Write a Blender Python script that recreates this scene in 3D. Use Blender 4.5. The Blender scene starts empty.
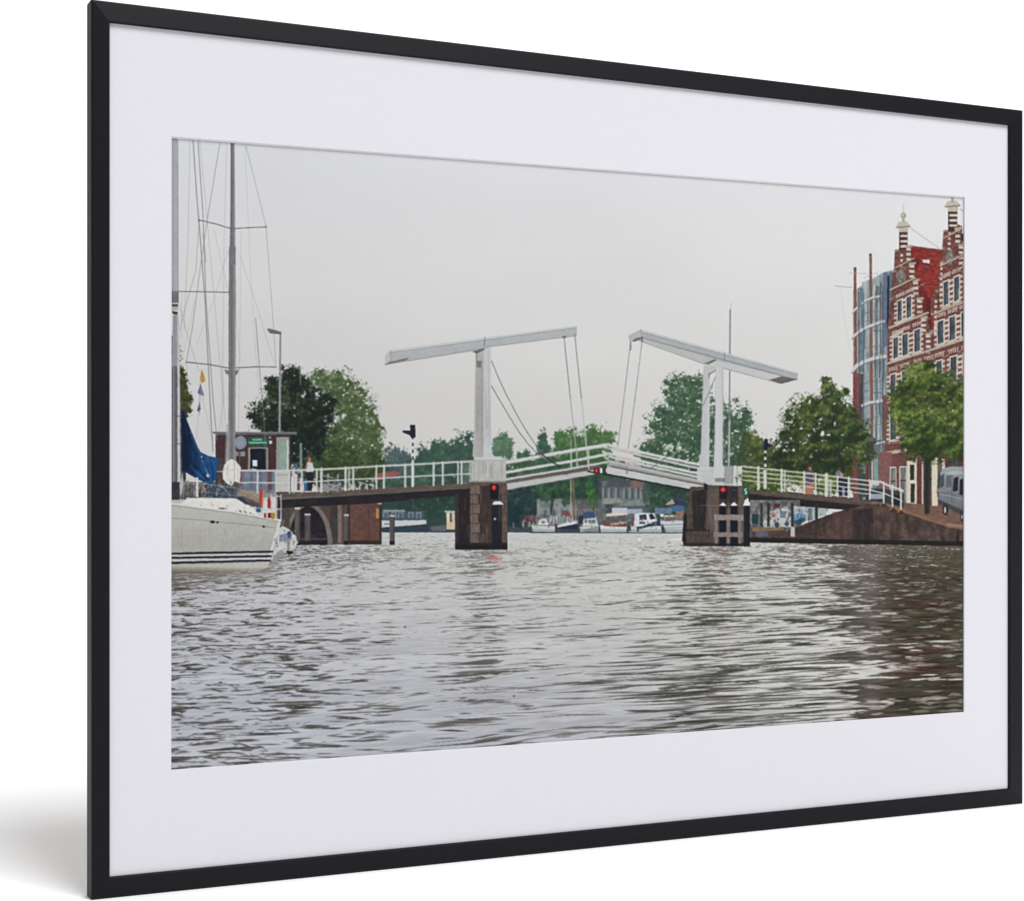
# A framed photographic print of a canal drawbridge, standing on a white studio sweep.
# Part 1 works out the ink of the flat print (numpy), part 2 builds frame, mat and print as real geometry.
import math
import numpy as np

# ------------------------------------------------------------------ part 1: the ink of the print
X0, Y0, X1, Y1 = 162, 128, 976, 782        # extent of the print's ruler units
S = 2                                      # ink cells per ruler unit
CW, CH = (X1 - X0) * S, (Y1 - Y0) * S
ink = np.zeros((CH, CW, 3), np.float32)
ids = np.zeros((CH, CW), np.int16)
ELEMENTS = [("sky", None)]                 # id -> (name, label)
CUR = 0
NAMES = {}
OFF = [0.0, 0.0]                           # small correction of readings off the ruler


def E(name, label=None, new=False):
    """Make the following strokes belong to this printed element."""
    global CUR
    key = (name, label)
    if key not in NAMES or new:
        ELEMENTS.append((name, label))
        NAMES[key] = len(ELEMENTS) - 1
    CUR = NAMES[key]


def vnoise(x, y, seed):
    """Smooth lattice noise in 0..1 at arrays x, y."""
    xi = np.floor(x).astype(np.int64)
    yi = np.floor(y).astype(np.int64)
    fx = (x - xi).astype(np.float32)
    fy = (y - yi).astype(np.float32)
    fx = fx * fx * (3 - 2 * fx)
    fy = fy * fy * (3 - 2 * fy)

    def h(a, b):
        v = (a * 374761393 + b * 668265263 + seed * 2147483647) & 0xFFFFFFFF
        v = ((v ^ (v >> 13)) * 1274126177) & 0xFFFFFFFF
        v = (v ^ (v >> 16)) & 0xFFFFFFFF
        v = (v * 2246822519) & 0xFFFFFFFF
        return ((v ^ (v >> 15)) & 0xFFFF).astype(np.float32) / 65535.0
    a = h(xi, yi) * (1 - fx) + h(xi + 1, yi) * fx
    b = h(xi, yi + 1) * (1 - fx) + h(xi + 1, yi + 1) * fx
    return a * (1 - fy) + b * fy


def fbm(x, y, seed, octs=3, gain=.5):
    t, amp, tot = 0, 1.0, 0
    for o in range(octs):
        t = t + amp * vnoise(x * 2 ** o + 17.3 * o, y * 2 ** o + 5.7 * o, seed + o)
        tot += amp
        amp *= gain
    return t / tot


def coords(x0, y0, x1, y1):
    xs = (np.arange(x0, x1) + .5) / S + X0
    ys = (np.arange(y0, y1) + .5) / S + Y0
    return np.meshgrid(xs, ys)


def box(minx, miny, maxx, maxy, pad=1):
    a = max(0, int(math.floor((minx - X0) * S)) - pad)
    b = max(0, int(math.floor((miny - Y0) * S)) - pad)
    c = min(CW, int(math.ceil((maxx - X0) * S)) + pad)
    d = min(CH, int(math.ceil((maxy - Y0) * S)) + pad)
    return (a, b, c, d) if c > a and d > b else None


def put(bx, m, col, th=.5):
    a, b, c, d = bx
    m = m[..., None].astype(np.float32)
    col = np.asarray(col, np.float32)
    reg = ink[b:d, a:c]
    reg += (col - reg) * m
    if CUR is not None:
        ids[b:d, a:c][m[..., 0] > th] = CUR


SS = 3


def inside(pts, bx):
    a, b, c, d = bx
    off = (np.arange(SS) + .5) / SS
    xs = ((np.arange(a, c)[:, None] + off).ravel()) / S + X0
    ys = ((np.arange(b, d)[:, None] + off).ravel()) / S + Y0
    cnt = np.zeros((len(ys), len(xs)), bool)
    n = len(pts)
    for i in range(n):
        (xa, ya), (xb, yb) = pts[i], pts[(i + 1) % n]
        if ya == yb:
            continue
        r = np.nonzero((ys >= min(ya, yb)) & (ys < max(ya, yb)))[0]
        if len(r) == 0:
            continue
        xc = xa + (ys[r] - ya) / (yb - ya) * (xb - xa)
        cnt[r] ^= xs[None, :] > xc[:, None]
    return cnt.reshape(d - b, SS, c - a, SS).mean((1, 3), dtype=np.float32)


def poly(pts, col, alpha=1.0, grain=0, gs=(2, 2), th=.5):
    """Flat area; col may be a function of (x, y). grain adds a mottled tone."""
    pts = [(p[0] + OFF[0], p[1] + OFF[1]) for p in pts]
    px = [p[0] for p in pts]
    py = [p[1] for p in pts]
    bx = box(min(px), min(py), max(px), max(py))
    if not bx:
        return
    m = inside(pts, bx) * alpha
    if callable(col) or grain:
        x, y = coords(*bx)
        c = col(x, y) if callable(col) else np.broadcast_to(np.asarray(col, np.float32), x.shape + (3,))
        if grain:
            c = c + ((fbm(x / gs[0], y / gs[1], 7 + int(px[0]) % 50, 3) - .5) * 2 * grain)[..., None]
        col = c
    put(bx, m, col, th * alpha)


def rect(x0, y0, x1, y1, col, **k):
    poly([(x0, y0), (x1, y0), (x1, y1), (x0, y1)], col, **k)


def line(p, q, w, col, alpha=1.0, th=.5):
    (xa, ya), (xb, yb) = p, q
    xa, xb, ya, yb = xa + OFF[0], xb + OFF[0], ya + OFF[1], yb + OFF[1]
    r = w / 2 + .6
    bx = box(min(xa, xb) - r, min(ya, yb) - r, max(xa, xb) + r, max(ya, yb) + r)
    if not bx:
        return
    x, y = coords(*bx)
    dx, dy = xb - xa, yb - ya
    L = dx * dx + dy * dy + 1e-9
    t = np.clip(((x - xa) * dx + (y - ya) * dy) / L, 0, 1)
    dist = np.hypot(x - xa - t * dx, y - ya - t * dy)
    m = np.clip((w / 2 - dist) * S + .5, 0, min(1, w * S)) * alpha
    put(bx, m, col, th)


def pline(pts, w, col, alpha=1.0, th=.5):
    for a, b in zip(pts[:-1], pts[1:]):
        line(a, b, w, col, alpha, th)


def ell(cx, cy, rx, ry, col, alpha=1.0, rot=0.0, th=.5):
    R = max(rx, ry) + 1
    bx = box(cx - R, cy - R, cx + R, cy + R, 0)
    if not bx:
        return
    x, y = coords(*bx)
    u, v = x - cx, y - cy
    if rot:
        c, s = math.cos(rot), math.sin(rot)
        u, v = u * c + v * s, v * c - u * s
    k = np.sqrt((u / rx) ** 2 + (v / ry) ** 2)
    m = np.clip((1 - k) * min(rx, ry) * S + .5, 0, 1) * alpha
    put(bx, m, col, th * alpha)


def mix(a, b, t):
    a = np.asarray(a, np.float32)
    b = np.asarray(b, np.float32)
    return a + (b - a) * t


def foliage(blobs, pal, n, r=(.8, 1.7), core=.82, gaps=.0, seed=1, clump=7, edge=1.16, light=(-.35, -.8), contrast=1.0, asp=.65):
    """A printed crown: noisy dark body, then many leaf dabs in lit and dark clumps."""
    rng = np.random.default_rng(seed)
    dark, mid, lite = [np.asarray(c, np.float32) for c in pal]
    for (cx, cy, rx, ry) in blobs:
        bx = box(cx - rx * 1.2, cy - ry * 1.2, cx + rx * 1.2, cy + ry * 1.2)
        if not bx:
            continue
        x, y = coords(*bx)
        k = np.sqrt(((x - cx) / rx) ** 2 + ((y - cy) / ry) ** 2)
        k = k + (fbm(x / clump, y / clump, seed, 3) - .5) * 1.0 + (fbm(x / 1.9, y / 1.9, seed + 61, 2) - .5) * .8
        m = np.clip((core * .93 - k) * 5 + .5, 0, 1)
        if gaps:
            g = fbm(x / (clump * .45), y / (clump * .45), seed + 9, 2)
            m *= np.clip((g - gaps * .62) * 9 + .5, 0, 1)
        t = fbm(x / 3.2, y / 3.2, seed + 4, 2)[..., None]
        put(bx, m, mix(dark, mid, np.clip(t * 1.2 - .35, 0, 1) * .8))
    area = np.array([b[2] * b[3] for b in blobs], float)
    n = int(n * 1.35)
    pick = rng.choice(len(blobs), n, p=area / area.sum())
    ang = rng.uniform(0, 2 * np.pi, n)
    rad = np.sqrt(rng.uniform(0, 1, n)) * edge
    B = np.array(blobs)[pick]
    ux, uy = np.cos(ang) * rad, np.sin(ang) * rad
    x = B[:, 0] + ux * B[:, 2]
    y = B[:, 1] + uy * B[:, 3]
    cl = fbm(x / clump, y / clump, seed + 21, 2)
    cl_up = fbm((x + light[0] * 3) / clump, (y + light[1] * 3) / clump, seed + 21, 2)
    lg = fbm(x / (clump * 2.6), y / (clump * 2.6), seed + 33, 2)
    top, bot = min(b[1] - b[3] for b in blobs), max(b[1] + b[3] for b in blobs)
    t = .40 + (ux * light[0] + uy * light[1]) * .20 * contrast + (cl - cl_up) * 1.7 * contrast + (lg - .5) * 1.1 + (.42 - (y - top) / (bot - top)) * .40 + rng.normal(0, .13, n)
    keep = fbm(x / clump, y / clump, seed, 3) + rng.normal(0, .17, n) < 1.0 - (rad - .58) * 1.12
    if gaps:
        g = fbm(x / (clump * .45), y / (clump * .45), seed + 9, 2)
        keep &= g > gaps * .62 - .03
    order = np.argsort(t + rng.normal(0, .25, n))
    for i in order:
        if not keep[i]:
            continue
        tt = float(np.clip(t[i], 0, 1))
        c = mix(dark, mid, tt * 2) if tt < .5 else mix(mid, lite, tt * 2 - 1)
        c = c + rng.normal(0, 4)
        rr = rng.uniform(*r) * (.82 if rad[i] < .85 else .62)
        ell(x[i], y[i], rr, rr * rng.uniform(asp - .15, asp + .25), c, .64, rng.uniform(0, 3.1))


def paint():
    rng = np.random.default_rng(5)
    full = (0, 0, CW, CH)
    X, Y = coords(*full)
    # ---------------- overcast sky
    E("printed_sky", "pale overcast sky of the print")
    t = np.interp(Y, [135, 230, 330, 460, 540], [0, 1, 2, 3, 3])
    stops = np.array([[223, 224, 228], [220, 220, 221], [215, 214, 213], [208, 206, 204]], np.float32)
    i = np.clip(t.astype(int), 0, 2)
    sky = stops[i] + (stops[i + 1] - stops[i]) * (t - i)[..., None]
    side = np.interp(X, [170, 330, 560, 800, 966], [-6, -4, 0, 2, 5])
    sky += side[..., None] * np.array([1, 1, .9])
    sky += ((fbm(X / 150, Y / 70, 3, 3) - .5) * 7)[..., None]
    put(full, np.ones_like(X), sky)

    # ---------------- far bank behind the bridge
    E("printed_tree", "hazy blue tree far behind the left railing", True)
    foliage([(398, 466, 17, 20), (412, 474, 16, 14), (386, 478, 12, 12)], ((74, 96, 100), (86, 110, 112), (104, 126, 124)), 500, (.8, 1.6), .95, 0, 11, 6)
    E("printed_tree", "green far tree left of the left bridge tower", True)
    foliage([(440, 466, 24, 26), (424, 476, 16, 20), (458, 462, 14, 28), (470, 456, 8, 22), (446, 452, 8, 14), (434, 452, 5, 8), (468, 440, 3.5, 10), (446, 490, 32, 30), (404, 500, 34, 26), (380, 500, 20, 25)],
            ((52, 84, 76), (72, 108, 86), (98, 132, 100)), 2400, (.8, 1.7), .98, 0, 12, 7)
    E("printed_tree", "round pale far tree right of the left bridge tower", True)
    foliage([(503, 446, 10, 14), (498, 452, 9, 11), (509, 452, 5, 9)], ((78, 112, 90), (100, 138, 108), (126, 158, 124)), 420, (.7, 1.4), .95, .2, 13, 5)
    E("printed_tree", "low row of far trees behind the left bridge leaf", True)
    foliage([(505, 474, 20, 14), (528, 468, 24, 12), (552, 468, 24, 14), (586, 466, 28, 16), (612, 470, 18, 12), (526, 458, 5, 8), (519, 456, 3, 6), (571, 480, 60, 14)],
            ((54, 90, 68), (76, 116, 78), (104, 142, 92)), 1500, (.8, 1.6), .98, 0, 14, 6)
    E("printed_tree", "small upright far tree between the two bridge towers", True)
    foliage([(543, 441, 5.5, 11), (546, 450, 5, 8), (541, 452, 5, 9)], ((56, 92, 76), (76, 114, 90), (98, 134, 104)), 240, (.7, 1.3), .95, .1, 15, 4)
    E("printed_tree", "broad light green tree behind the middle of the bridge", True)
    foliage([(572, 444, 17, 16), (594, 438, 18, 14), (608, 440, 9, 9), (562, 440, 9, 11), (582, 454, 28, 14), (604, 450, 10, 8)],
            ((62, 100, 60), (90, 134, 78), (128, 164, 104)), 1500, (.8, 1.5), .95, .15, 16, 6)
    E("printed_tree", "tall dense poplar behind the right bridge tower", True)
    foliage([(684, 406, 26, 32), (668, 426, 24, 28), (700, 430, 32, 44), (732, 432, 22, 30), (652, 452, 16, 16), (690, 470, 48, 34), (738, 462, 20, 34), (676, 386, 14, 12), (692, 384, 14, 11), (745, 420, 9, 14), (664, 470, 30, 20)],
            ((54, 86, 66), (82, 116, 80), (124, 150, 112)), 6800, (.6, 1.3), .84, .40, 17, 4.5, asp=.5)
    E("printed_tree", "yellowish tree behind the right striped signal post", True)
    foliage([(758, 452, 16, 18), (750, 440, 10, 10), (768, 462, 18, 20), (750, 470, 14, 16)], ((58, 76, 44), (94, 108, 54), (140, 142, 78)), 900, (.8, 1.5), .92, .2, 18, 5)

    # ground between: dark bank under the bridge
    E("printed_tree", "dark trees along the far quay under the bridge", True)
    rect(382, 488, 760, 533, lambda x, y: mix((48, 74, 72), (62, 86, 84), fbm(x / 9, y / 7, 31, 3)[..., None]))
    foliage([(430, 500, 50, 18), (600, 492, 60, 18), (660, 492, 40, 16), (560, 490, 30, 12)], ((40, 68, 62), (56, 88, 70), (84, 116, 86)), 1300, (.8, 1.6), .9, 0, 19, 6)
    E("printed_tree", "dark blue green conifer beside the left pier", True)
    foliage([(522, 500, 16, 22), (514, 512, 12, 22), (530, 514, 14, 18), (522, 486, 12, 12)], ((28, 54, 62), (42, 72, 74), (66, 96, 88)), 900, (.7, 1.5), 1.0, 0, 20, 6)

    # far quay houses
    E("printed_house", "white far house behind the moored boats", True)
    rect(537, 499, 573, 525, (168, 172, 172), grain=14)
    rect(540, 503, 551, 508, (120, 132, 134), grain=10)
    for x in (543.5, 553, 561, 566):
        rect(x, 510, x + 2.6, 516, (92, 100, 106))
    rect(538, 515, 550, 521, (140, 146, 150), grain=10)
    line((551, 510), (554, 486), 2.4, (48, 52, 56))
    line((552, 495), (546, 486), 1.2, (48, 52, 56))
    line((553, 494), (560, 484), 1.3, (48, 52, 56))
    E("printed_tree", "small tree with one trunk before the white far house", True)
    foliage([(556, 492, 22, 9), (546, 494, 12, 9), (568, 496, 10, 10)], ((36, 66, 56), (54, 98, 64), (84, 126, 80)), 500, (.7, 1.4), .9, .1, 22, 5)
    line((551, 515), (553.5, 494), 2.2, (44, 50, 54))
    E("printed_house", "brick far house with white window frames under the bridge", True)
    rect(573, 505, 603, 524, (122, 92, 92), grain=14)
    for x in (575, 581, 588, 595):
        rect(x, 509, x + 4, 518, (172, 170, 172))
        rect(x + .9, 510, x + 3.1, 517, (82, 86, 96))
    rect(577, 500, 602, 505, (96, 92, 102), grain=12)
    E("printed_house", "grey far house with a reddish roof under the right leaf", True)
    rect(600, 481, 645, 524, (112, 118, 126), grain=16)
    poly([(628, 492), (634, 479), (643, 481), (640, 493)], (160, 98, 90), grain=8)
    rect(607, 480, 630, 487, (78, 74, 92), grain=8)
    for x in (602, 608, 615, 623, 629, 635, 640):
        rect(x, 488, x + 2, 499, (164, 170, 172), grain=12)
        rect(x + 2.2, 488, x + 4.4, 499, (68, 78, 88), grain=8)
    rect(598, 482, 602, 500, (58, 62, 76), grain=10)
    rect(602, 498, 620, 504, (184, 180, 168), grain=8)
    rect(620, 500, 648, 507, (156, 160, 154), grain=14)
    rect(622, 506, 648, 511, (72, 92, 112), grain=12)
    rect(605, 504, 614, 513, (54, 60, 72), grain=8)
    rect(613, 503, 621, 512, (122, 118, 112), grain=8)
    E("printed_tree", "bright green young tree before the brick far house", True)
    foliage([(592, 496, 6, 11), (590, 490, 5, 8), (594, 504, 4, 6)], ((44, 96, 48), (70, 130, 62), (100, 156, 84)), 170, (.7, 1.3), .95, 0, 23, 4)
    E("printed_tree", "dark tree before the grey far house", True)
    foliage([(652, 496, 9, 18), (664, 500, 14, 16), (678, 500, 12, 16), (656, 510, 9, 8)], ((40, 70, 60), (58, 92, 68), (96, 126, 92)), 520, (.7, 1.4), .92, .12, 24, 5)

    CLUT = ((62, 84, 78), (96, 110, 112), (150, 154, 152), (52, 60, 70), (120, 104, 100), (74, 98, 82), (44, 60, 60), (172, 170, 164))
    clutter(540, 500, 600, 529, 260, CLUT, .55, 21)
    clutter(598, 480, 650, 512, 150, CLUT, .5, 22)
    clutter(600, 508, 690, 529, 260, CLUT, .6, 23)
    clutter(645, 494, 690, 512, 120, ((40, 66, 58), (62, 92, 72), (96, 110, 112), (160, 162, 156)), .5, 24)
    clutter(382, 496, 456, 512, 90, ((60, 88, 84), (84, 108, 104), (120, 132, 134), (48, 74, 72)), .5, 25)
    # ---------------- water first sheet
    water(X, Y)

    # quay line and moored boats
    E("printed_quay", "dark far quay edge behind the moored boats", True)
    rect(382, 527, 690, 532.5, (62, 78, 88), grain=10, gs=(6, 2))
    for k in range(70):
        x = rng.uniform(510, 684)
        c = [(168, 172, 176), (120, 70, 70), (70, 90, 120), (190, 190, 186), (60, 66, 72)][rng.integers(5)]
        rect(x, rng.uniform(514, 524), x + rng.uniform(1, 3), rng.uniform(525, 529), c, alpha=.6)
    E("printed_shrub", "reddish flowering shrub on the far quay beside the conifer", True)
    foliage([(527, 520, 4, 4), (534, 519, 5, 4)], ((96, 62, 66), (136, 86, 92), (186, 160, 170)), 70, (.7, 1.2), .9, 0, 25, 3)

    E("printed_boat", "white houseboat with a dark blue waterline at left under the approach", True)
    rect(382, 511, 424, 521, (74, 92, 106), grain=12)
    for x in (383, 391, 398, 408, 416):
        rect(x, 512, x + 5.5, 518, (126, 140, 152), grain=8)
        rect(x + 1.2, 513, x + 4.4, 518, (86, 102, 118))
    rect(383, 510, 405, 511.6, (150, 162, 166))
    poly([(381, 520.5), (426, 520), (426.5, 524), (404, 526.5), (381, 527.5)], (196, 198, 196))
    rect(384, 523, 390, 525, (140, 146, 156))
    poly([(381, 527.5), (404, 526), (427, 524), (428, 532), (381, 531.5)], (48, 68, 88))
    E("printed_boat", "low brown barge beside the yellow hut", True)
    poly([(430, 527), (446, 525), (446, 531), (432, 531)], (106, 104, 116), grain=8)
    E("printed_hut", "small pale yellow hut beyond the left pier", True)
    rect(446.5, 512, 456, 529.5, (206, 186, 152))
    rect(449.6, 513, 452, 522, (98, 102, 104))
    rect(447.4, 512.6, 449, 522, (222, 212, 190))
    rect(444.5, 510.6, 456, 512.5, (176, 182, 178))

    for (a, b, c, d) in ((537, 498, 575, 527), (573, 498, 604, 527), (598, 478, 650, 527)):
        rect(a, b, c, d, (92, 110, 108), alpha=.36, th=2)
    moored_boats()
    left_bank(X, Y)
    bridge(X, Y)
    right_bank(X, Y)
    sailboat(X, Y)


def clutter(x0, y0, x1, y1, n, cols, alpha, seed):
    """Small unreadable bits of a far street: people, doors, bicycles, windows."""
    rng = np.random.default_rng(seed)
    for k in range(n):
        x, y = rng.uniform(x0, x1), rng.uniform(y0, y1)
        w, h = rng.uniform(.6, 2.2), rng.uniform(.8, 3.2)
        c = np.array(cols[rng.integers(len(cols))], float) + rng.normal(0, 8)
        poly([(x, y), (x + w, y + rng.normal(0, .4)), (x + w * rng.uniform(.6, 1.1), y + h), (x - rng.uniform(0, .5), y + h)], c, alpha=alpha * rng.uniform(.4, 1), th=2)


def water(X, Y):
    E("printed_water", "grey rippled canal water of the print")
    yh = 512.0
    s = np.clip(Y - yh, 14, None)
    reg = np.clip((Y - 530.5) * 2, 0, 1)
    l2 = np.log(s)
    xr = (X - 560) / s

    def layer(wx, wy, seed, octs=3, warp=.0, tilt=.0035):
        xx = xr * wx + l2 * 3.1
        yy = l2 * wy + (X - 560) * tilt * .8 * wy / 8
        if warp:
            yy = yy + (vnoise(xr * wx * .6, l2 * wy * .25, seed + 50) - .5) * warp
        return fbm(xx, yy, seed, octs, .55)

    def norm(a):
        return (a - a.mean()) / a.std()
    big = norm(layer(1.7, 17, 101, 3, 1.5))
    lon = norm(layer(3.0, 90, 102, 3, 3.0, .0042))
    sho = norm(layer(8.5, 74, 108, 3, 2.0, .001))
    fine = norm(layer(9.0, 130, 103, 2, 1.5))
    dash = np.clip((440 - X) / 120, 0, 1) * 1.0
    dash = np.maximum(dash, np.clip((590 - Y) / 40, 0, 1) * .8)
    dash = np.maximum(dash, np.clip((X - 800) / 60, 0, 1) * .45)
    v = norm(big * np.interp(X, [300, 600], [.26, .34]) + (lon * (1 - dash) + sho * dash) * .75 + fine * .36)
    # share of the surface that mirrors dark things
    p = np.interp(Y, [538, 546, 600, 680, 770], [.05, .13, .09, .06, .035])
    p += .22 * np.exp(-((Y - 556) / 12) ** 2) * np.interp(X, [270, 330, 450, 520, 640, 690], [1.9, 1.5, .9, .4, .2, .4])
    p += .42 * np.exp(-((X - 484) / 19) ** 2) * np.interp(Y, [545, 549, 590, 720], [0, 1.2, .8, .45])
    p += .32 * np.exp(-((X - 712) / 28) ** 2) * np.interp(Y, [542, 548, 600, 740], [0, 1.2, .7, .7])
    p += .16 * np.exp(-((X - 610) / 60) ** 2) * np.interp(Y, [600, 650, 720], [0, .25, .2])
    p += .11 * np.exp(-((X - 290) / 66) ** 2) * np.interp(Y, [570, 610, 640, 700, 720, 760], [.6, .5, .9, .9, .3, .1])
    p += .22 * np.clip((222 - X) / 46, 0, 1) * np.interp(Y, [570, 640, 730], [1.1, .9, .6])
    p += .50 * np.exp(-((Y - 578) / 9) ** 2) * np.clip((280 - X) / 30, 0, 1)
    rr = np.interp(X + (vnoise(Y / 9, X * 0 + 3, 77) - .5) * 44, [740, 800, 832, 856, 886, 966], [0, .08, .2, .60, .87, .86])
    p += rr
    p += .34 * np.clip((X - 750) / 40, 0, 1) * np.exp(-((Y - 556) / 14) ** 2)
    p += .45 * np.exp(-((X - 872) / 26) ** 2) * np.clip((Y - 684) / 14, 0, 1)
    p = np.clip(p, .02, .95)
    q = np.log(p / (1 - p)) / 1.70
    soft = np.interp(Y, [532, 560, 640, 760], [.9, .62, .42, .34])
    m = np.clip((v + q) / soft * .5 + .42, 0, 1)
    m = m * m * (3 - 2 * m)
    # light water
    lite = np.empty(X.shape + (3,), np.float32)
    base = np.array([200, 199, 195], np.float32)
    cool = np.array([184, 186, 193], np.float32)
    cw = np.clip(np.interp(Y, [545, 620, 760], [.1, .35, .95]) + np.interp(X, [171, 330, 620, 800], [.45, .25, -.1, -.6]), 0, 1)
    lite[:] = mix(base, cool, cw[..., None])
    swell = norm(layer(.9, 13, 131, 2, 1.5))
    lite += (swell * np.interp(Y, [560, 660, 760], [1, 3.0, 5.0]) + fine * 4.2 + lon * 2.4 + big * 1.4)[..., None] * np.array([1, 1, .97])
    lite += (np.clip((X - 740) / 120, 0, 1) * 8)[..., None]
    far = np.clip((546 - Y) / 14, 0, 1)
    lite = mix(lite, np.array([194, 197, 198]) + (fine * 3)[..., None], far[..., None] * .8)
    # what the dark facets mirror
    dk = np.empty_like(lite)
    dk[:] = (98, 96, 90)
    tint = layer(2.6, 14, 141, 2, 2.0)
    redm = layer(2.0, 18, 151, 2, 2.0)
    rgt = np.clip((X - 800) / 70, 0, 1)[..., None]
    dk_r = mix((66, 57, 46), (75, 70, 52), np.clip(tint * 2 - .5, 0, 1)[..., None])
    dk_r = mix(dk_r, (76, 50, 43), (np.clip(redm * 3.4 - 1.6, 0, 1) * np.clip((X - 885) / 30, 0, 1) * np.clip((960 - X) / 30, 0, 1) * np.clip((Y - 580) / 40, 0, 1))[..., None])
    grey = np.exp(-((X - 866) / 22) ** 2) * np.clip(.35 + tint * .9, 0, 1)
    dk_r = mix(dk_r, (112, 102, 100), grey[..., None])
    dk_r = mix(dk_r, (52, 53, 34), (np.clip(redm * -4 + 2.0, 0, 1) * .6 * np.clip((X - 880) / 20, 0, 1))[..., None])
    dk = mix(dk, dk_r, rgt)
    green = np.exp(-((X - 745) / 70) ** 2) * np.clip((Y - 560) / 60, 0, 1)
    dk = mix(dk, (72, 76, 62), green[..., None] * .8)
    dk = mix(dk, (84, 80, 76), (np.exp(-((X - 482) / 28) ** 2))[..., None] * .8)
    dk = mix(dk, (88, 84, 82), np.clip((380 - X) / 80, 0, 1)[..., None] * .9)
    dk += (fine * 6 + sho * 3)[..., None]
    dk += ((fine * 5 + sho * 5 - 4) * np.clip((X - 830) / 40, 0, 1))[..., None]
    deep = np.interp(Y, [535, 570, 640, 720], [.7, .88, .92, .92])
    deep = deep * np.interp(X, [171, 300, 400, 560, 700, 840], [.92, .92, .74, .62, .92, 1.0])
    c = mix(lite, dk, (m * deep)[..., None])
    # the deepest troughs turn nearly black
    m2 = np.clip((v + q - .75) / .5, 0, 1) * np.interp(Y, [550, 640], [.3, .75]) * np.interp(X, [171, 330, 400, 560, 680, 840, 880], [1, 1, .6, .5, .9, .8, .3])
    c = mix(c, (48, 46, 42), m2[..., None] * .8)
    # dull brownish mirror of the yacht's hull
    hull = np.exp(-np.clip((Y - 571) / 12, 0, 9) ** 2) * np.clip((282 - X) / 24, 0, 1) * np.clip(.62 + sho * .2, 0, 1)
    c = mix(c, (138, 132, 124), hull[..., None])
    put((0, 0, CW, CH), reg, c)
    rng = np.random.default_rng(77)

    def wavelet(x, y, L, h, tilt, col, a):
        """A tapering streak with a slight bend."""
        n = 9
        b = rng.normal(0, .5) * h
        t = np.linspace(-1, 1, n)
        wob = np.cumsum(rng.normal(0, .16, n)) * h
        up, dn = [], []
        for k in range(n):
            w = h * max(0.0, 1 - abs(t[k]) ** 1.6) * rng.uniform(.6, 1.2)
            xx, yy = x + t[k] * L, y + t[k] * L * tilt + b * t[k] ** 2 + wob[k] * .5
            up.append((xx, yy - w))
            dn.append((xx, yy + w))
        poly(up + dn[::-1], col, alpha=a)
    # thin dark wavelets drawn out by the low viewpoint
    for k in range(900):
        y = 556 + 208 * rng.uniform(0, 1) ** .85
        x = rng.choice([rng.uniform(171, 400), rng.uniform(420, 560), rng.uniform(560, 850), rng.uniform(640, 850)], p=[.34, .10, .16, .40])
        sc = (y - 512) / 200
        right = x > 570
        L = rng.uniform(5, 14) * (.3 + sc) * (2.3 if right else 1.0) * (1.8 if rng.uniform() < .15 else 1)
        h = rng.uniform(.35, .85) * (.35 + sc) * (1.0 if right else .9)
        col = mix((62, 60, 54), (116, 114, 108), rng.uniform() ** 1.4)
        wavelet(x, y, L, h, rng.normal(-.05 if right else -.01, .03), col, rng.uniform(.45, .9))
    # clusters of dark patches, broken mirror images of mast and hut
    for (cx, cy, w, n) in ((298, 639, 34, 7), (283, 656, 26, 6), (290, 667, 30, 9), (300, 704, 36, 11), (287, 711, 26, 7), (192, 648, 14, 5), (184, 670, 12, 6), (180, 712, 12, 6), (186, 604, 14, 9), (186, 620, 12, 7),
                           (459, 700, 22, 5), (480, 637, 20, 5), (478, 616, 18, 4), (480, 674, 14, 4), (690, 613, 12, 5), (700, 656, 34, 8), (690, 643, 30, 6), (684, 714, 22, 7), (702, 722, 30, 6), (730, 668, 40, 5), (800, 644, 30, 9), (812, 622, 24, 6)):
        for k in range(n):
            wavelet(cx + rng.normal(0, w * .45), cy + rng.normal(0, 2.2), rng.uniform(.18, .45) * w, rng.uniform(.5, 1.2), rng.normal(-.03, .03), mix((52, 50, 44), (92, 90, 80), rng.uniform()), rng.uniform(.5, .9))
    # bright wavelets over the dark right side
    for k in range(190):
        y = 552 + 168 * rng.uniform()
        x = rng.uniform(835, 966)
        sc = (y - 512) / 200
        L = rng.uniform(4, 13) * (.35 + sc)
        a = rng.uniform(.5, 1.0) * (1 - .45 * np.clip((x - 860) / 50, 0, 1)) * np.clip((y - 548) / 30, .35, 1)
        wavelet(x, y, L, rng.uniform(.7, 1.6) * (.4 + sc), rng.normal(-.03, .02), mix((206, 202, 196), (166, 160, 160), rng.uniform()), a)
    # little curling ripples at the lower left
    for k in range(150):
        x = rng.uniform(171, 300)
        y = rng.uniform(640, 768)
        L = rng.uniform(2, 7)
        wavelet(x, y, L, rng.uniform(.4, 1.0), rng.normal(.08, .2), mix((70, 70, 72), (128, 128, 132), rng.uniform()), rng.uniform(.45, .9))
    # pinkish mirror streaks of the red signal lights
    for (cx, ys, a) in ((494, [(556, 1), (559, .8), (562, .7), (574, .35), (590, .2), (628, .3), (676, .2)], .75), (722, [(550, .5), (554, .5), (560, .45), (566, .4), (572, .3), (580, .25), (640, .35), (655, .5), (672, .25), (689, .3), (703, .3), (722, .3)], .6)):
        for (y, k) in ys:
            for j in range(3):
                ell(cx + rng.normal(0, 2.5), y + rng.normal(0, .8), rng.uniform(2.5, 5.5), rng.uniform(.5, .9), (188, 116, 118), a * k * .7, 0)
    ell(494, 557.4, 3.4, 1.0, (198, 92, 98), .6)
    ell(639.5, 539.5, 1.7, 1.4, (232, 232, 230), .9)
    for x in (673, 677, 680):
        ell(x, 539.5, 2.6, .9, (226, 226, 224), .8)
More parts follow.
